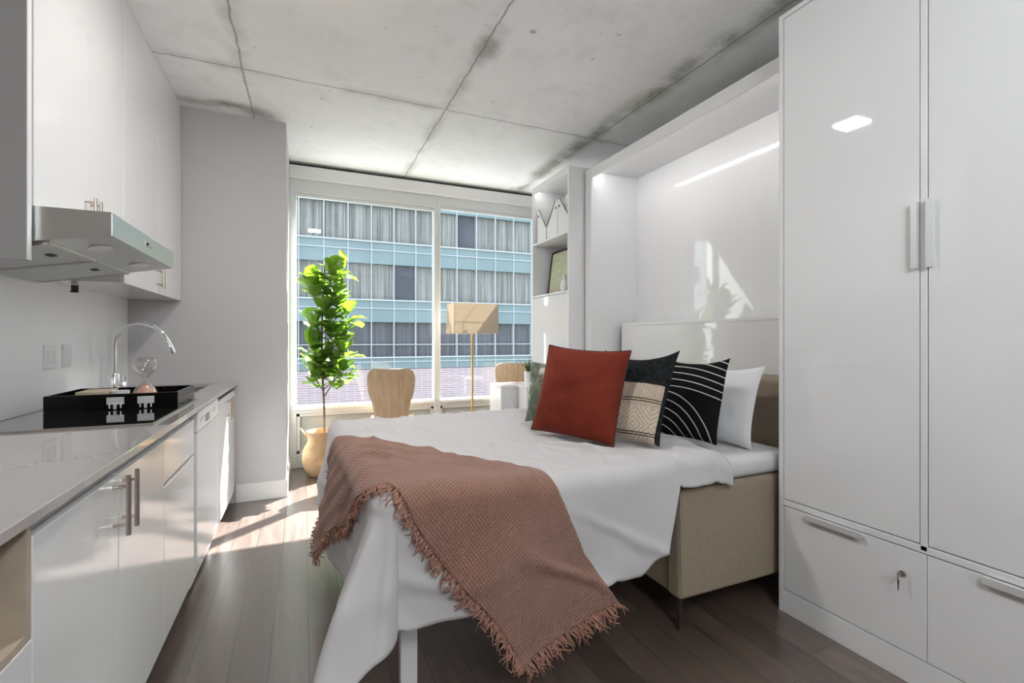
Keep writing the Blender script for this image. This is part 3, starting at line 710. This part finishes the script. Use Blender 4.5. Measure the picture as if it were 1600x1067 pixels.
# framed print and small white figurine
t = thing('framed_print', 'olive green print in a thin black frame leaning on the lower shelf of the bookcase', 'picture', (BX + .13, 3.7, 1.6325))
pz = 1.6335; lean = .05
def leanpt(x, y, z): return (x + (z - pz) / .40 * lean, y, z)
def leanbox(bm, x0, x1, y0, y1, z0, z1):
    b = BM(); box(b, x0, x1, y0, y1, z0, z1)
    for v in b.verts: v.co = Vector(leanpt(*v.co))
    add(bm, b)
fy0, fy1, fz1, fx = 3.48, 3.94, 1.6335 + .40, BX + .10
bm = BM()
for a in ((fx, fx + .018, fy0, fy0 + .014, pz, fz1), (fx, fx + .018, fy1 - .014, fy1, pz, fz1), (fx, fx + .018, fy0, fy1, pz, pz + .014), (fx, fx + .018, fy0, fy1, fz1 - .014, fz1)): leanbox(bm, *a)
obj('frame', bm, 'blackgloss', t)
bm = BM(); leanbox(bm, fx + .006, fx + .014, fy0 + .012, fy1 - .012, pz + .01, fz1 - .012); obj('mat_board', bm, 'beige_card', t)
bm = BM(); leanbox(bm, fx + .004, fx + .006, fy0 + .04, fy1 - .03, pz + .05, fz1 - .03); obj('print', bm, 'print', t)
bm = lathe(BM(), [(r, 1.6325 + z) for r, z in cr([(0, 0), (.028, 0), (.036, .02), (.040, .05), (.030, .085), (.016, .105), (.019, .13), (.012, .145), (0, .148)], 3)], BX + .05, 3.53, 24)
single('figurine', bm, 'ceramic', 'small rounded white figurine in front of the olive print', 'figurine', (BX + .05, 3.53, 1.6325))
bm = tube(BM(), [(2.0 + .02 * i / 12, 3.30 + .012 * i, 2.652 + .028 * sin(pi * i / 12)) for i in range(13)], .0016, 6)
bmesh.ops.translate(bm, verts=bm.verts[:], vec=(.02, .10, .0))
single('power_cable', bm, 'dark', 'thin dark cable looping on top of the bookcase', 'cable', (2.04, 3.45, 2.652))
# ------------------------------------------------------------------ sofa under the bed
t = thing('sofa', 'khaki upholstered sofa under the fold-down bed, on thin dark legs', 'sofa', (1.85, 2.4, 0))
SF, SB, SYa, SYb = 1.435, 2.30, 1.535, 3.18
for n_, (a, b_) in enumerate(((SYa, SYa + .085), (SYb - .085, SYb))):
    ar = obj('arm', B(SF, SB, a, b_, .130, .600, bev=.022, seg=4), 'sofa', t)
    bm = BM()
    yy = a if n_ == 0 else b_
    tube(bm, [(SF + .012, yy + .004 * (1 if n_ == 0 else -1), .15), (SF + .004, yy + .006 * (1 if n_ == 0 else -1), .58), (SF + .02, yy + .006 * (1 if n_ == 0 else -1), .592), (SB - .02, yy + .006 * (1 if n_ == 0 else -1), .592)], .0028, 6)
    obj('piping', bm, 'sofa', ar)
obj('seat_base', B(SF + .015, SB, SYa + .086, SYb - .086, .130, .33, bev=.015, seg=3), 'sofa', t)
obj('seat_cushion', B(SF + .012, 2.13, SYa + .088, SYb - .088, .331, .47, bev=.03, seg=4), 'sofa', t)
obj('backrest', B(2.165, 2.35, SYa + .002, SYb, .345, 1.035, bev=.035, seg=5), 'sofa', t)
for (x, y) in ((SF + .02, SYa + .025), (SF + .02, SYb - .025), (SB - .03, SYa + .025), (SB - .03, SYb - .025)):
    obj('leg', tube(BM(), [(x, y, 0), (x, y, .132)], [.009, .017], 14), 'woodleg', t)
# ------------------------------------------------------------------ the fold-down bed
BEDX0, BEDX1, BEDY0, BEDY1, BT = .19, 2.14, 1.515, 3.12, .70
t = thing('fold_down_bed', 'white fold-down bed frame with mattress reaching out over the sofa', 'bed', (1.1, 2.3, 0))
bm = BM(); box(bm, BEDX0 + .05, 2.14, BEDY0 + .115, BEDY0 + .145, .49, .535, bev=.002); box(bm, BEDX0 + .05, 2.14, BEDY1 - .10, BEDY1 - .07, .49, .535, bev=.002); box(bm, BEDX0 + .05, BEDX0 + .08, BEDY0 + .145, BEDY1 - .10, .49, .535, bev=.002)
box(bm, BEDX0 + .03, 2.14, BEDY0 + .115, BEDY1 - .07, .535, .602)
obj('frame', bm, 'lacquer_edge', t)
mt_ = obj('mattress', B(BEDX0 + .03, BEDX1, BEDY0 + .015, BEDY1, .603, BT, bev=.04, seg=5), 'sheet', t)
for y in (1.646, 3.035): obj('leg', B(.300, .357, y - .016, y + .016, 0, .489, bev=.002), 'lacquer_edge', t)
# --- draping: unfolded sheet coordinates -> 3D
RX_, RY0, RY1, RR = BEDX0 + .07, BEDY0 + .055, BEDY1 - .055, .07
def rx(y): return RX_ - .06 * min(1, max(0, (y - 1.55) / 1.2))
RX = RX_
def fnoise(x, y, s, k=0): return noise.noise(Vector((x * s, y * s, k)))
def topz(x, y):
    z = BT + .034 + .014 * fnoise(x, y, 2.2) + .008 * fnoise(x * .6 + y * .5, y * 1.5 - x * .4, 5, 3)
    r_ = fnoise(x * 1.0 + .8 * y, y * .7 - x * .5, 4.5, 7); z += .009 * math.exp(-(r_ * 9) ** 2)      # soft crease ridges
    r_ = fnoise(x * 1.4 - .3 * y, y * 1.1 + x * .4, 3.4, 17); z += .007 * math.exp(-(r_ * 11) ** 2)
    z += .012 * max(0, 1 - abs(y - (1.9 + .25 * x)) / .08) * max(0, fnoise(x, y, 1.3, 9) + .2)
    return z
def drape(x, y, off=0.0):
    RX = rx(y)
    ex = max(0, RX - x); ey = RY0 - y if y < RY0 else (RY1 - y if y > RY1 else 0)
    e = hypot(ex, ey); cx, cy = max(x, RX), min(max(y, RY0), RY1)
    zt = topz(cx, cy)
    if e < 1e-6: return Vector((x, y, zt + off))
    nx, ny = -ex / e, -ey / e
    th = atan2(ex, abs(ey)) if ey > 0 else (pi / 2 if ey == 0 else pi / 2 + atan2(-ey, ex + 1e-9))
    s = (x if ex == 0 else -.35 * th - (y - RY0 if ey == 0 else 0))
    corner = max(0, sin(2 * min(th, pi / 2))) if (ex > 0 and ey > 0) else 0
    q = RR * pi / 2
    if e < q:
        a = e / RR; h, dz = RR * sin(a), RR * (1 - cos(a)); nh, nz = sin(a), cos(a)
    else:
        rest = e - q; fl = .06 + .41 * corner + (.05 if ex > 0 and ey == 0 else (.05 * sin(th) if ex > 0 else 0))
        h, dz = RR + rest * fl, RR + rest * sqrt(1 - min(.9, fl) ** 2); nh, nz = 1, .1
        amp = min(1, rest / .25)
        h += amp * (.022 * sin(s * 10 + 1.2 * sin(s * 3.1) + e * 3.0) + .026 * fnoise(s * 2.2 + e, e * .9, 2.0, 5))
        r_ = fnoise(s * .9 - e * .9, e * 1.2, 2.6, 27); h += amp * .016 * math.exp(-(r_ * 6) ** 2)
        if corner: h += amp * .022 * sin(th * 9.5) * corner
    return Vector((cx + nx * (h + off * nh), cy + ny * (h + off * nh), zt - dz + off * nz))
def hem(x):
    if x < .95: return .46 + .01 * sin(x * 9)
    if x < 1.20: return .46
    if x < 1.32: return .46 - (x - 1.20) / .12 * .08
    if x < 1.41: return .38 - (x - 1.32) / .09 * .24
    return .168
bm = BM(); NXg, NYg = 170, 190; XA, XB = -.28, 1.70; grid = []
for i in range(NXg + 1):
    x = XA + (XB - XA) * i / NXg; row = []
    yn = RY0 - hem(max(x, .2) + .02 * sin(9)) ; yf = RY1 + .42
    # the sheet corner is a rounded one and hangs low
    for j in range(NYg + 1):
        y = yn + (yf - yn) * j / NYg
        xx = x
        ex = max(0, RX - xx); ey = max(0, RY0 - y); e_ = hypot(ex, ey)
        if ex > 0 and ey > 0 and e_ > .60: k = .60 / e_; xx = RX - ex * k; y2 = RY0 - ey * k
        else: y2 = y
        p = drape(xx, y2)
        if x > 1.41: p.z = max(p.z, .609 + .010 * abs(fnoise(x, y2, 12)))
        if x > XB - .06: # rolled end toward the pillows
            k = (x - (XB - .06)) / .06; p.z -= .028 * k * k
        p.z += .009 * fnoise(x * 1.6, y * .7, 10, 2) * min(1, max(0, (x - 1.0) / .4)) * (1 if y2 > RY0 else .4)
        row.append(bm.verts.new(p))
    grid.append(row)
for i in range(NXg):
    for j in range(NYg): bm.faces.new((grid[i][j], grid[i + 1][j], grid[i + 1][j + 1], grid[i][j + 1]))
bmesh.ops.recalc_face_normals(bm, faces=bm.faces[:])
du = single('duvet', bm, 'duvet', 'white duvet spread over the fold-down bed and hanging to the left', 'duvet', (.9, 2.3, .7))
for p in du.data.polygons: p.use_smooth = True
sm = du.modifiers.new('thick', 'SOLIDIFY'); sm.thickness = .012; sm.offset = -1
# --- throw blanket
ta = Vector((-.560, .828)); tn = Vector((.828, .560)); TC = Vector((.868, .985)); TW, TL = .40, 1.87
def thr(s, w):
    p = TC + ta * s + tn * w; return p.x, p.y
def tpt(s, w, extra=0):
    x, y = thr(s, w)
    return drape(x, y, .017 + extra + .004 * sin(w * 70 + s * 2) * min(1, max(0, s - .7)) + .005 * fnoise(s, w, 8, 4))
bm = BM(); uvl = bm.loops.layers.uv.new('UVMap'); ns, nw = 230, 60; grid = []; uvs = {}
for i in range(ns + 1):
    row = []
    for j in range(nw + 1):
        s = TL * i / ns; w = -TW / 2 + TW * j / nw
        # slanted near end and gentle waviness of the inner edge
        s2 = s + (.10 * (j / nw - .5)) * max(0, 1 - s / .5) * -1
        w2 = w + .012 * sin(s * 9) * (1 - j / nw) + .06 * (j / nw) * min(1, max(0, (s - .2) / .3))
        v = bm.verts.new(tpt(s2, w2)); row.append(v); uvs[v] = (s2, w2)
    grid.append(row)
for i in range(ns):
    for j in range(nw):
        f = bm.faces.new((grid[i][j], grid[i + 1][j], grid[i + 1][j + 1], grid[i][j + 1]))
        for l in f.loops: l[uvl].uv = uvs[l.vert]
bmesh.ops.recalc_face_normals(bm, faces=bm.faces[:])
th_ = thing('throw_blanket', 'salmon waffle throw with fringe lying diagonally across the foot of the bed', 'blanket', (.5, 1.6, .74))
fb = obj('woven_cloth', bm, 'waffle', th_)
for p in fb.data.polygons: p.use_smooth = True
sm = fb.modifiers.new('thick', 'SOLIDIFY'); sm.thickness = .006; sm.offset = 0
bm = BM(); rr = random.Random(3)
def strand(s, w, ds, dw, L):
    j1, j2 = rr.uniform(-.35, .35), rr.uniform(-.35, .35); pts = []
    for k in range(5):
        q = L * k / 4; c_ = q * q / L
        a = s + ds * q + dw * j1 * c_; b = w + dw * q + ds * j1 * c_
        p = tpt(a, b, -.004 + rr.uniform(0, .012) * k / 4); p += Vector((rr.uniform(-1, 1), rr.uniform(-1, 1), rr.uniform(-1, .4))) * .0035 * k
        pts.append(p)
    tube(bm, pts, [.0030, .0034, .0030, .0026, .0014], 5)
for i in range(340):
    s = TL * (i + rr.random()) / 340
    w = -TW / 2 + .012 * sin(s * 9) + .004
    s += .05 * max(0, 1 - s / .5)
    strand(s, w, rr.uniform(-.5, .1), -1, rr.uniform(.025, .050))
for i in range(90):
    w = -TW / 2 + TW * (i + rr.random()) / 90; j = (w + TW / 2) / TW
    strand(.004 - .10 * (j - .5) + 0, w, -1, rr.uniform(-.3, .3), rr.uniform(.04, .075))
    strand(TL - .004, w, 1, rr.uniform(-.3, .3), rr.uniform(.04, .07))
fr_ = obj('fringe', bm, 'fringe', th_, smooth=False); fr_['kind'] = 'stuff'
# ------------------------------------------------------------------ pillows
def cushion(w, h, th, seed=0, pinch=.03, wr=.004, sag=.0, n=36):
    """local: x across, y thickness, z up from 0..h"""
    bm = BM(); fr = []; bk = []
    for side, store in ((-1, fr), (1, bk)):
        for i in range(n + 1):
            row = []
            for j in range(n + 1):
                u = -1 + 2 * i / n; v = -1 + 2 * j / n
                edge = (1 - abs(u) ** 2.6) * (1 - abs(v) ** 2.6)
                t_ = th / 2 * max(0, edge) ** .55
                cu = 1 - pinch * (1 - abs(v) ** 3) * 1.6 ; cv = 1 - pinch * (1 - abs(u) ** 3) * 1.6
                x = u * w / 2 * cu; z = h / 2 + v * h / 2 * cv
                z -= sag * max(0, v) * (1 - u * u) * h
                t_ += wr * edge ** .4 * (noise.noise(Vector((x * 11, z * 11, seed + side * 3))) + .6 * noise.noise(Vector((x * 26, z * 12, seed + 9))))
                if 0 < i < n and 0 < j < n or side == -1: row.append(bm.verts.new((x, side * t_, z)))
                else: row.append(fr[i][j])
            store.append(row)
    for side, g in ((-1, fr), (1, bk)):
        for i in range(n):
            for j in range(n):
                vs = (g[i][j], g[i + 1][j], g[i + 1][j + 1], g[i][j + 1])
                bm.faces.new(vs if side == -1 else vs[::-1])
    return bm, [tuple(fr[i][0].co) for i in range(n + 1)] + [tuple(fr[n][j].co) for j in range(1, n + 1)] + [tuple(fr[i][n].co) for i in range(n - 1, -1, -1)] + [tuple(fr[0][j].co) for j in range(n - 1, -1, -1)]
def place_cushion(name, label, right_bottom, z, ang, lean, w, h, th, m, trim=None, roll=0, **k):
    th_r = radians(ang); ax = Vector((cos(th_r), sin(th_r), 0))
    c = Vector((*right_bottom, z)) - ax * (w / 2)
    t = thing(name, label, 'pillow', c); t.rotation_mode = 'XYZ'
    t.rotation_euler = (Matrix.Rotation(th_r, 3, 'Z') @ Matrix.Rotation(-radians(lean), 3, 'X') @ Matrix.Rotation(radians(roll), 3, 'Y')).to_euler()
    bm, rim = cushion(w, h, th, **k)
    o = obj('cover', bm, m, t, world=False)
    for p in o.data.polygons: p.use_smooth = True
    if trim: obj('piping', tube(BM(), rim, .0042, 8), trim, t, world=False)
    return t
PT = BT + .050
place_cushion('cushion', 'rust red velvet cushion with dark piping at the front of the pillows', (1.295, 1.80), PT, -62, 17, .47, .455, .15, 'velvet', 'velvet_trim', roll=3, wr=.010, seed=1, sag=.02, pinch=.026)
place_cushion('cushion', 'black cushion with an oatmeal woven lower half behind the rust one', (1.43, 1.655), PT, -70, 26, .42, .47, .12, 'bandc', None, roll=-1, wr=.010, seed=5, sag=.08, pinch=.045)
place_cushion('cushion', 'black cushion with thin white curved lines', (1.735, 1.625), PT - .015, -78, 18, .38, .42, .12, 'arcc', None, roll=-1, wr=.008, seed=8, sag=.05, pinch=.04)
place_cushion('bed_pillow', 'plain white bed pillow standing against the sofa back', (1.93, 1.60), BT + .005, -84, 16, .60, .41, .13, 'pillow_white', None, seed=12, wr=.008, sag=.05, pinch=.05)
place_cushion('cushion', 'sage green leaf-print cushion half hidden behind the rust one', (1.50, 2.20), PT - .003, -45, 15, .45, .36, .11, 'leafc', None, seed=15, sag=.03)
# ------------------------------------------------------------------ floor lamp
LX, LY = 1.555, 4.56
t = thing('floor_lamp', 'brass floor lamp with a boxy beige shade standing before the window', 'lamp', (LX, LY, 0))
obj('base', lathe(BM(), [(0, 0), (.14, 0), (.14, .012), (.13, .018), (0, .018)], LX, LY, 40), 'brass', t)
obj('pole', tube(BM(), [(LX, LY, .018), (LX, LY, 1.40)], .0125, 16), 'brass', t)
ca, sa = cos(radians(1)), sin(radians(1))
bm = BM()
def shell(bm, hw, hd, z0, z1, flare=.0):
    for (s0, s1) in (((-1, -1), (1, -1)), ((1, -1), (1, 1)), ((1, 1), (-1, 1)), ((-1, 1), (-1, -1))):
        def P(s, z, f, ins): 
            x, y = s[0] * (hw * f - ins), s[1] * (hd * f - ins); return (LX + x * ca - y * sa, LY + x * sa + y * ca, z)
        quad(bm, P(s0, z0, 1, 0), P(s1, z0, 1, 0), P(s1, z1, 1 - flare, 0), P(s0, z1, 1 - flare, 0))
shell(bm, .235, .13, 1.285, 1.582, .03)
sh = obj('lamp_shade', bm, 'shade', t, smooth=False); q = sh.modifiers.new('t', 'SOLIDIFY'); q.thickness = .004
bm = BM(); tube(bm, [(LX - .22 * ca, LY - .22 * sa, 1.572), (LX + .22 * ca, LY + .22 * sa, 1.572)], .003, 6); tube(bm, [(LX + .12 * sa, LY - .12 * ca, 1.572), (LX - .12 * sa, LY + .12 * ca, 1.572)], .003, 6); tube(bm, [(LX, LY, 1.39), (LX, LY, 1.572)], .004, 6)
obj('shade_carrier', bm, 'brass', t)
obj('bulb', lathe(BM(), [(0, 1.37), (.014, 1.375), (.014, 1.40), (.03, 1.44), (.028, 1.46), (0, 1.475)], LX, LY, 20), 'plastic', t)
# ------------------------------------------------------------------ chairs
def chair():
    """local: faces -y; plywood shell chair; origin on the floor"""
    t = thing('dining_chair', '', 'chair', (0, 0, 0))
    n = 22; bm = BM(); g = []
    prof = [(.50, .985), (.62, .985), (.72, .94), (.8, .88), (1.0, .84)]
    for i in range(n + 1):
        v = i / n; z = .475 + v * .485
        hw = .150 + .062 * (1 / (1 + math.exp(-(v - .42) * 11)))
        rc = .055; zt_ = .96
        row = []
        for j in range(n + 1):
            u = -1 + 2 * j / n
            x = u * hw
            zz = z
            if v > .80: 
                k = (v - .80) / .20; lim = hw - .06 * (1 - sqrt(max(0, 1 - k * k)))
                x = u * lim
            y = .02 + .05 * v * v - .035 * (u * u) * .6 + .03 * sin(v * pi) * 0
            row.append(bm.verts.new((x, y, zz)))
        g.append(row)
    for i in range(n):
        for j in range(n): bm.faces.new((g[i][j], g[i][j + 1], g[i + 1][j + 1], g[i + 1][j]))
    o = obj('backrest', bm, 'ply', t, world=False); q = o.modifiers.new('t', 'SOLIDIFY'); q.thickness = .011
    bm = BM(); g = []
    for i in range(n + 1):
        v = i / n; y = -.02 + -.42 * v + .05; row = []
        rc = 1.0 - .12 * max(0, (v - .75) / .25) ** 2
        if v < .1: rc = .80 + 2.0 * v
        for j in range(n + 1):
            u = -1 + 2 * j / n
            z = .475 + (.012 * u * u if v < .8 else .012 * u * u - .02 * ((v - .8) / .2) ** 2) - .012 * sin(pi * v) + (.02 * (1 - v / .08) if v < .08 else 0)
            row.append(bm.verts.new((u * .205 * rc, y, z)))
        g.append(row)
    for i in range(n):
        for j in range(n): bm.faces.new((g[i][j], g[i + 1][j], g[i + 1][j + 1], g[i][j + 1]))
    o = obj('seat', bm, 'ply', t, world=False); q = o.modifiers.new('t', 'SOLIDIFY'); q.thickness = .011
    for sx in (-1, 1):
        for (y0_, y1_) in ((-.33, -.37), (-.02, .06)):
            obj('leg', tube(BM(), [(sx * .15, y0_, .462), (sx * .185, y1_, 0)], .010, 10), 'alu', t, world=False)
    bm = BM(); tube(bm, [(-.15, -.33, .458), (.15, -.33, .458)], .008, 8); tube(bm, [(-.15, -.02, .458), (.15, -.02, .458)], .008, 8); tube(bm, [(-.15, -.33, .458), (-.15, -.02, .458)], .008, 8); tube(bm, [(.15, -.33, .458), (.15, -.02, .458)], .008, 8)
    obj('seat_frame', bm, 'alu', t, world=False)
    return t
c1 = chair(); c1.location = (.735, 4.45, 0); c1.rotation_euler = (0, 0, radians(168)); c1['label'] = 'pale oak plywood chair standing alone by the window, beyond the bed'
c1['group'] = 'plywood chairs by the window'
dup(c1, (2.12, 4.80, 0), radians(2), 'pale oak plywood chair tucked behind the white table', 'plywood chairs by the window')
# ------------------------------------------------------------------ white table, pedestal, herb
t = thing('side_table', 'white table in the corner between window and bookcase', 'table', (1.98, 4.42, 0))
obj('table_top', B(1.76, 2.50, 4.30, 4.60, .745, .775, bev=.003), 'lacquer', t)
obj('side_panel', B(1.76, 1.785, 4.30, 4.60, 0, .744, bev=.002), 'lacquer_edge', t)
obj('side_panel', B(2.475, 2.50, 4.30, 4.60, 0, .744, bev=.002), 'lacquer_edge', t)
obj('apron', B(1.786, 2.474, 4.315, 4.335, .35, .744), 'lacquer', t)
t = thing('pedestal', 'narrow white box pedestal under the potted herb', 'pedestal', (2.02, 4.17, 0))
obj('box', B(1.935, 2.14, 4.08, 4.27, 0, .755, bev=.003), 'lacquer_edge', t); obj('top', B(1.93, 2.145, 4.075, 4.275, .755, .770, bev=.003), 'lacquer', t)
hx, hy, hz0 = 2.005, 4.17, .7705
t = thing('potted_herb', 'small green herb in a plain white pot on the pedestal', 'potted plant', (hx, hy, hz0))
obj('pot', lathe(BM(), [(0, hz0), (.040, hz0), (.052, hz0 + .145), (.048, hz0 + .145), (.042, hz0 + .125), (0, hz0 + .125)], hx, hy, 28), 'ceramic', t)
obj('soil', lathe(BM(), [(0, hz0 + .126), (.041, hz0 + .126), (0, hz0 + .13)], hx, hy, 20), 'soil', t)
bm = BM(); rr = random.Random(11)
for i in range(46):
    a = rr.uniform(0, 2 * pi); L = rr.uniform(.07, .17); sp = rr.uniform(.1, .65); pts = []
    for k in range(5):
        q = k / 4; pts.append(Vector((hx + cos(a) * (.01 + sp * L * q ** 1.3), hy + sin(a) * (.01 + sp * L * q ** 1.3), hz0 + .125 + L * q * (1 - .2 * sp * q))))
    tube(bm, pts, .0011, 4)
    for k in range(16):
        q = rr.uniform(.25, 1) * 4; i0 = min(3, int(q)); p = pts[i0].lerp(pts[i0 + 1], q - i0)
        d = Vector((rr.uniform(-1, 1), rr.uniform(-1, 1), rr.uniform(-.2, 1))).normalized(); s = d.cross(Vector((0, 0, 1))).normalized() * .0045
        quad(bm, p, p + d * .009 + s, p + d * .019, p + d * .009 - s)
obj('foliage', bm, 'herb', t, smooth=False)
# ------------------------------------------------------------------ fiddle leaf fig in basket
PX, PY = .145, 4.64
t = thing('wicker_basket', 'round-bellied seagrass basket with loop handles on the floor by the window', 'basket', (PX, PY, 0))
prof = cr([(0, 0.002), (.10, .002), (.125, .03), (.155, .10), (.165, .17), (.150, .25), (.118, .31), (.120, .36), (.130, .395), (.126, .398), (.112, .36), (.108, .31), (.10, .28), (0, .28)], 4)
obj('body', lathe(BM(), prof, PX, PY, 48), 'basket', t)
for sgn in (-1, 1):
    pts = [(PX + sgn * (.126 + .05 * sin(pi * k / 14)), PY - .05 + .10 * k / 14, .365 + .065 * sin(pi * k / 14)) for k in range(15)]
    obj('handle', tube(BM(), pts, .0055, 8), 'basket', t)
t = thing('fiddle_leaf_fig', 'tall fiddle leaf fig with bright green clusters of leaves, growing from the basket', 'plant', (PX, PY, .285))
obj('soil', lathe(BM(), [(0, .286), (.098, .283), (0, .30)], PX, PY, 24), 'soil', t)
rr = random.Random(21)
def trunk(z): return Vector((PX + .012 * sin(z * 4) + .012, PY + .01 * cos(z * 3), z))
bm = tube(BM(), [trunk(.29 + 1.60 * k / 24) for k in range(25)], [.0115 - .006 * k / 24 for k in range(25)], 10)
st = BM(); lf = BM()
def leaf(bm, base, d, up, L, Wd, curl):
    d = d.normalized(); s = d.cross(up).normalized(); nrm = s.cross(d).normalized(); n1, n2 = 9, 6; g = []
    for i in range(n1 + 1):
        t_ = i / n1; wv = Wd * (sin(pi * min(1, t_ ** .80 * 1.0)) ** .62) * (.50 + .62 * t_) if 0 < t_ < 1 else 0.004
        wv = max(wv, .003); row = []
        ang = curl * t_; c_ = base + d * (L * (sin(ang) / max(curl, .01))) - nrm * (L * (1 - cos(ang)) / max(curl, .01))
        ln = (nrm * cos(ang) + d * sin(ang))
        for j in range(n2 + 1):
            u = -1 + 2 * j / n2
            row.append(bm.verts.new(c_ + s * (u * wv) + ln * (.28 * wv * u * u + .006 * sin(t_ * 16 + 2 * u) * abs(u) + .0)))
        g.append(row)
    for i in range(n1):
        for j in range(n2):
            f = bm.faces.new((g[i][j], g[i + 1][j], g[i + 1][j + 1], g[i][j + 1])); f.smooth = True
    
# clusters: (offset across the picture, towards camera, height, leaves)
right = Vector((cos(radians(-1)), sin(radians(-1)), 0))
clus = [(.05, 1.80, 9), (.10, 1.84, 5), (-.15, 1.70, 10), (-.08, 1.66, 6), (.07, 1.62, 10), (-.05, 1.52, 8), (.16, 1.44, 10), (.03, 1.42, 7), (-.12, 1.36, 6),
        (.11, 1.22, 8), (.03, 1.26, 6), (-.12, 1.14, 9), (.13, 1.10, 8), (.05, 1.02, 8), (-.05, 1.00, 6), (-.16, .92, 9), (.12, .93, 8), (.06, .86, 6), (-.04, .84, 5)]
for (ox, z, nl) in clus:
    ox = max(ox + .04, -.085); nl += 2; dy = rr.uniform(-.10, .08); tip = Vector((PX + .01 + ox, PY + dy, z)); b0 = trunk(max(.7, z - .16)) if z < 1.85 else trunk(1.8)
    tube(st, [b0, b0.lerp(tip, .5) + Vector((0, 0, -.01)), tip], [.006, .005, .004], 7)
    a0 = rr.uniform(0, 6)
    for k in range(nl):
        a = a0 + k * 2.4; el = rr.uniform(.15, .95) if k > 2 else rr.uniform(.9, 1.35)
        d = Vector((cos(a) * cos(el), sin(a) * cos(el), sin(el))); base = tip + d * .008 - Vector((0, 0, .010 * k))
        L = rr.uniform(.14, .20)
        if (base + d * L).x < -.035: d = Vector((abs(d.x) * .3 + .05, d.y, d.z)).normalized()
        leaf(lf, base + d * .02, d, Vector((0, 0, 1)) if abs(d.z) < .93 else Vector((cos(a), sin(a), 0)), L, L * rr.uniform(.40, .50), rr.uniform(.3, .95))
        tube(st, [base - d * .008, base + d * .026], .0022, 5)
obj('trunk', bm, 'trunk', t); obj('branches', st, 'trunk', t); o = obj('foliage', lf, 'leaf', t, smooth=False)
# ------------------------------------------------------------------ ceiling lamp, then added fill globes
def ceiling_lamp(x, y, label, watts, size=.30):
    t = thing('ceiling_light', label, 'ceiling light', (x, y, ZC - .05))
    h = size / 2
    obj('housing', B(x - h - .02, x + h + .02, y - h - .02, y + h + .02, ZC - .035, ZC - .001, bev=.004), 'trim', t)
    obj('diffuser', B(x - h, x + h, y - h, y + h, ZC - .045, ZC - .0355, bev=.003), 'lamp_glow', t)
    ld = bpy.data.lights.new('lamp_light', 'AREA'); ld.shape = 'SQUARE'; ld.size = size; ld.energy = watts; ld.color = (.97, .98, 1)
    lo = bpy.data.objects.new('lamp_light', ld); C.objects.link(lo); lo.parent = t; lo.location = (0, 0, -.004)
    return t
ceiling_lamp(.14, 2.28, 'square flush ceiling light over the aisle between counter and bed', 12, .17)
def fill_globe(x, y, label, watts):  # added unseen globe that brightens ceiling and room from behind the camera
    t = thing('fill_globe_light', label, 'fill light', (x, y, 2.2), group='added white fill globes')
    obj('canopy', lathe(BM(), [(0, ZC - .03), (.06, ZC - .03), (.06, ZC - .001), (0, ZC - .001)], x, y), 'trim', t)
    obj('cord', tube(BM(), [(x, y, 2.37), (x, y, ZC - .03)], .003, 8), 'dark', t)
    obj('socket', tube(BM(), [(x, y, 2.345), (x, y, 2.40)], .02, 16), 'brass', t)
    obj('globe', lathe(BM(), [(.15 * sin(pi * k / 16), 2.2 - .15 * cos(pi * k / 16)) for k in range(17)], x, y, 32), 'fill_globe_glow', t)
fill_globe(.7, -.55, 'unseen white globe added as fill light in the back half of the room, nearer the bed', 55)
fill_globe(.7, -1.7, 'unseen white globe added as fill light closest to the back wall of the room', 55)
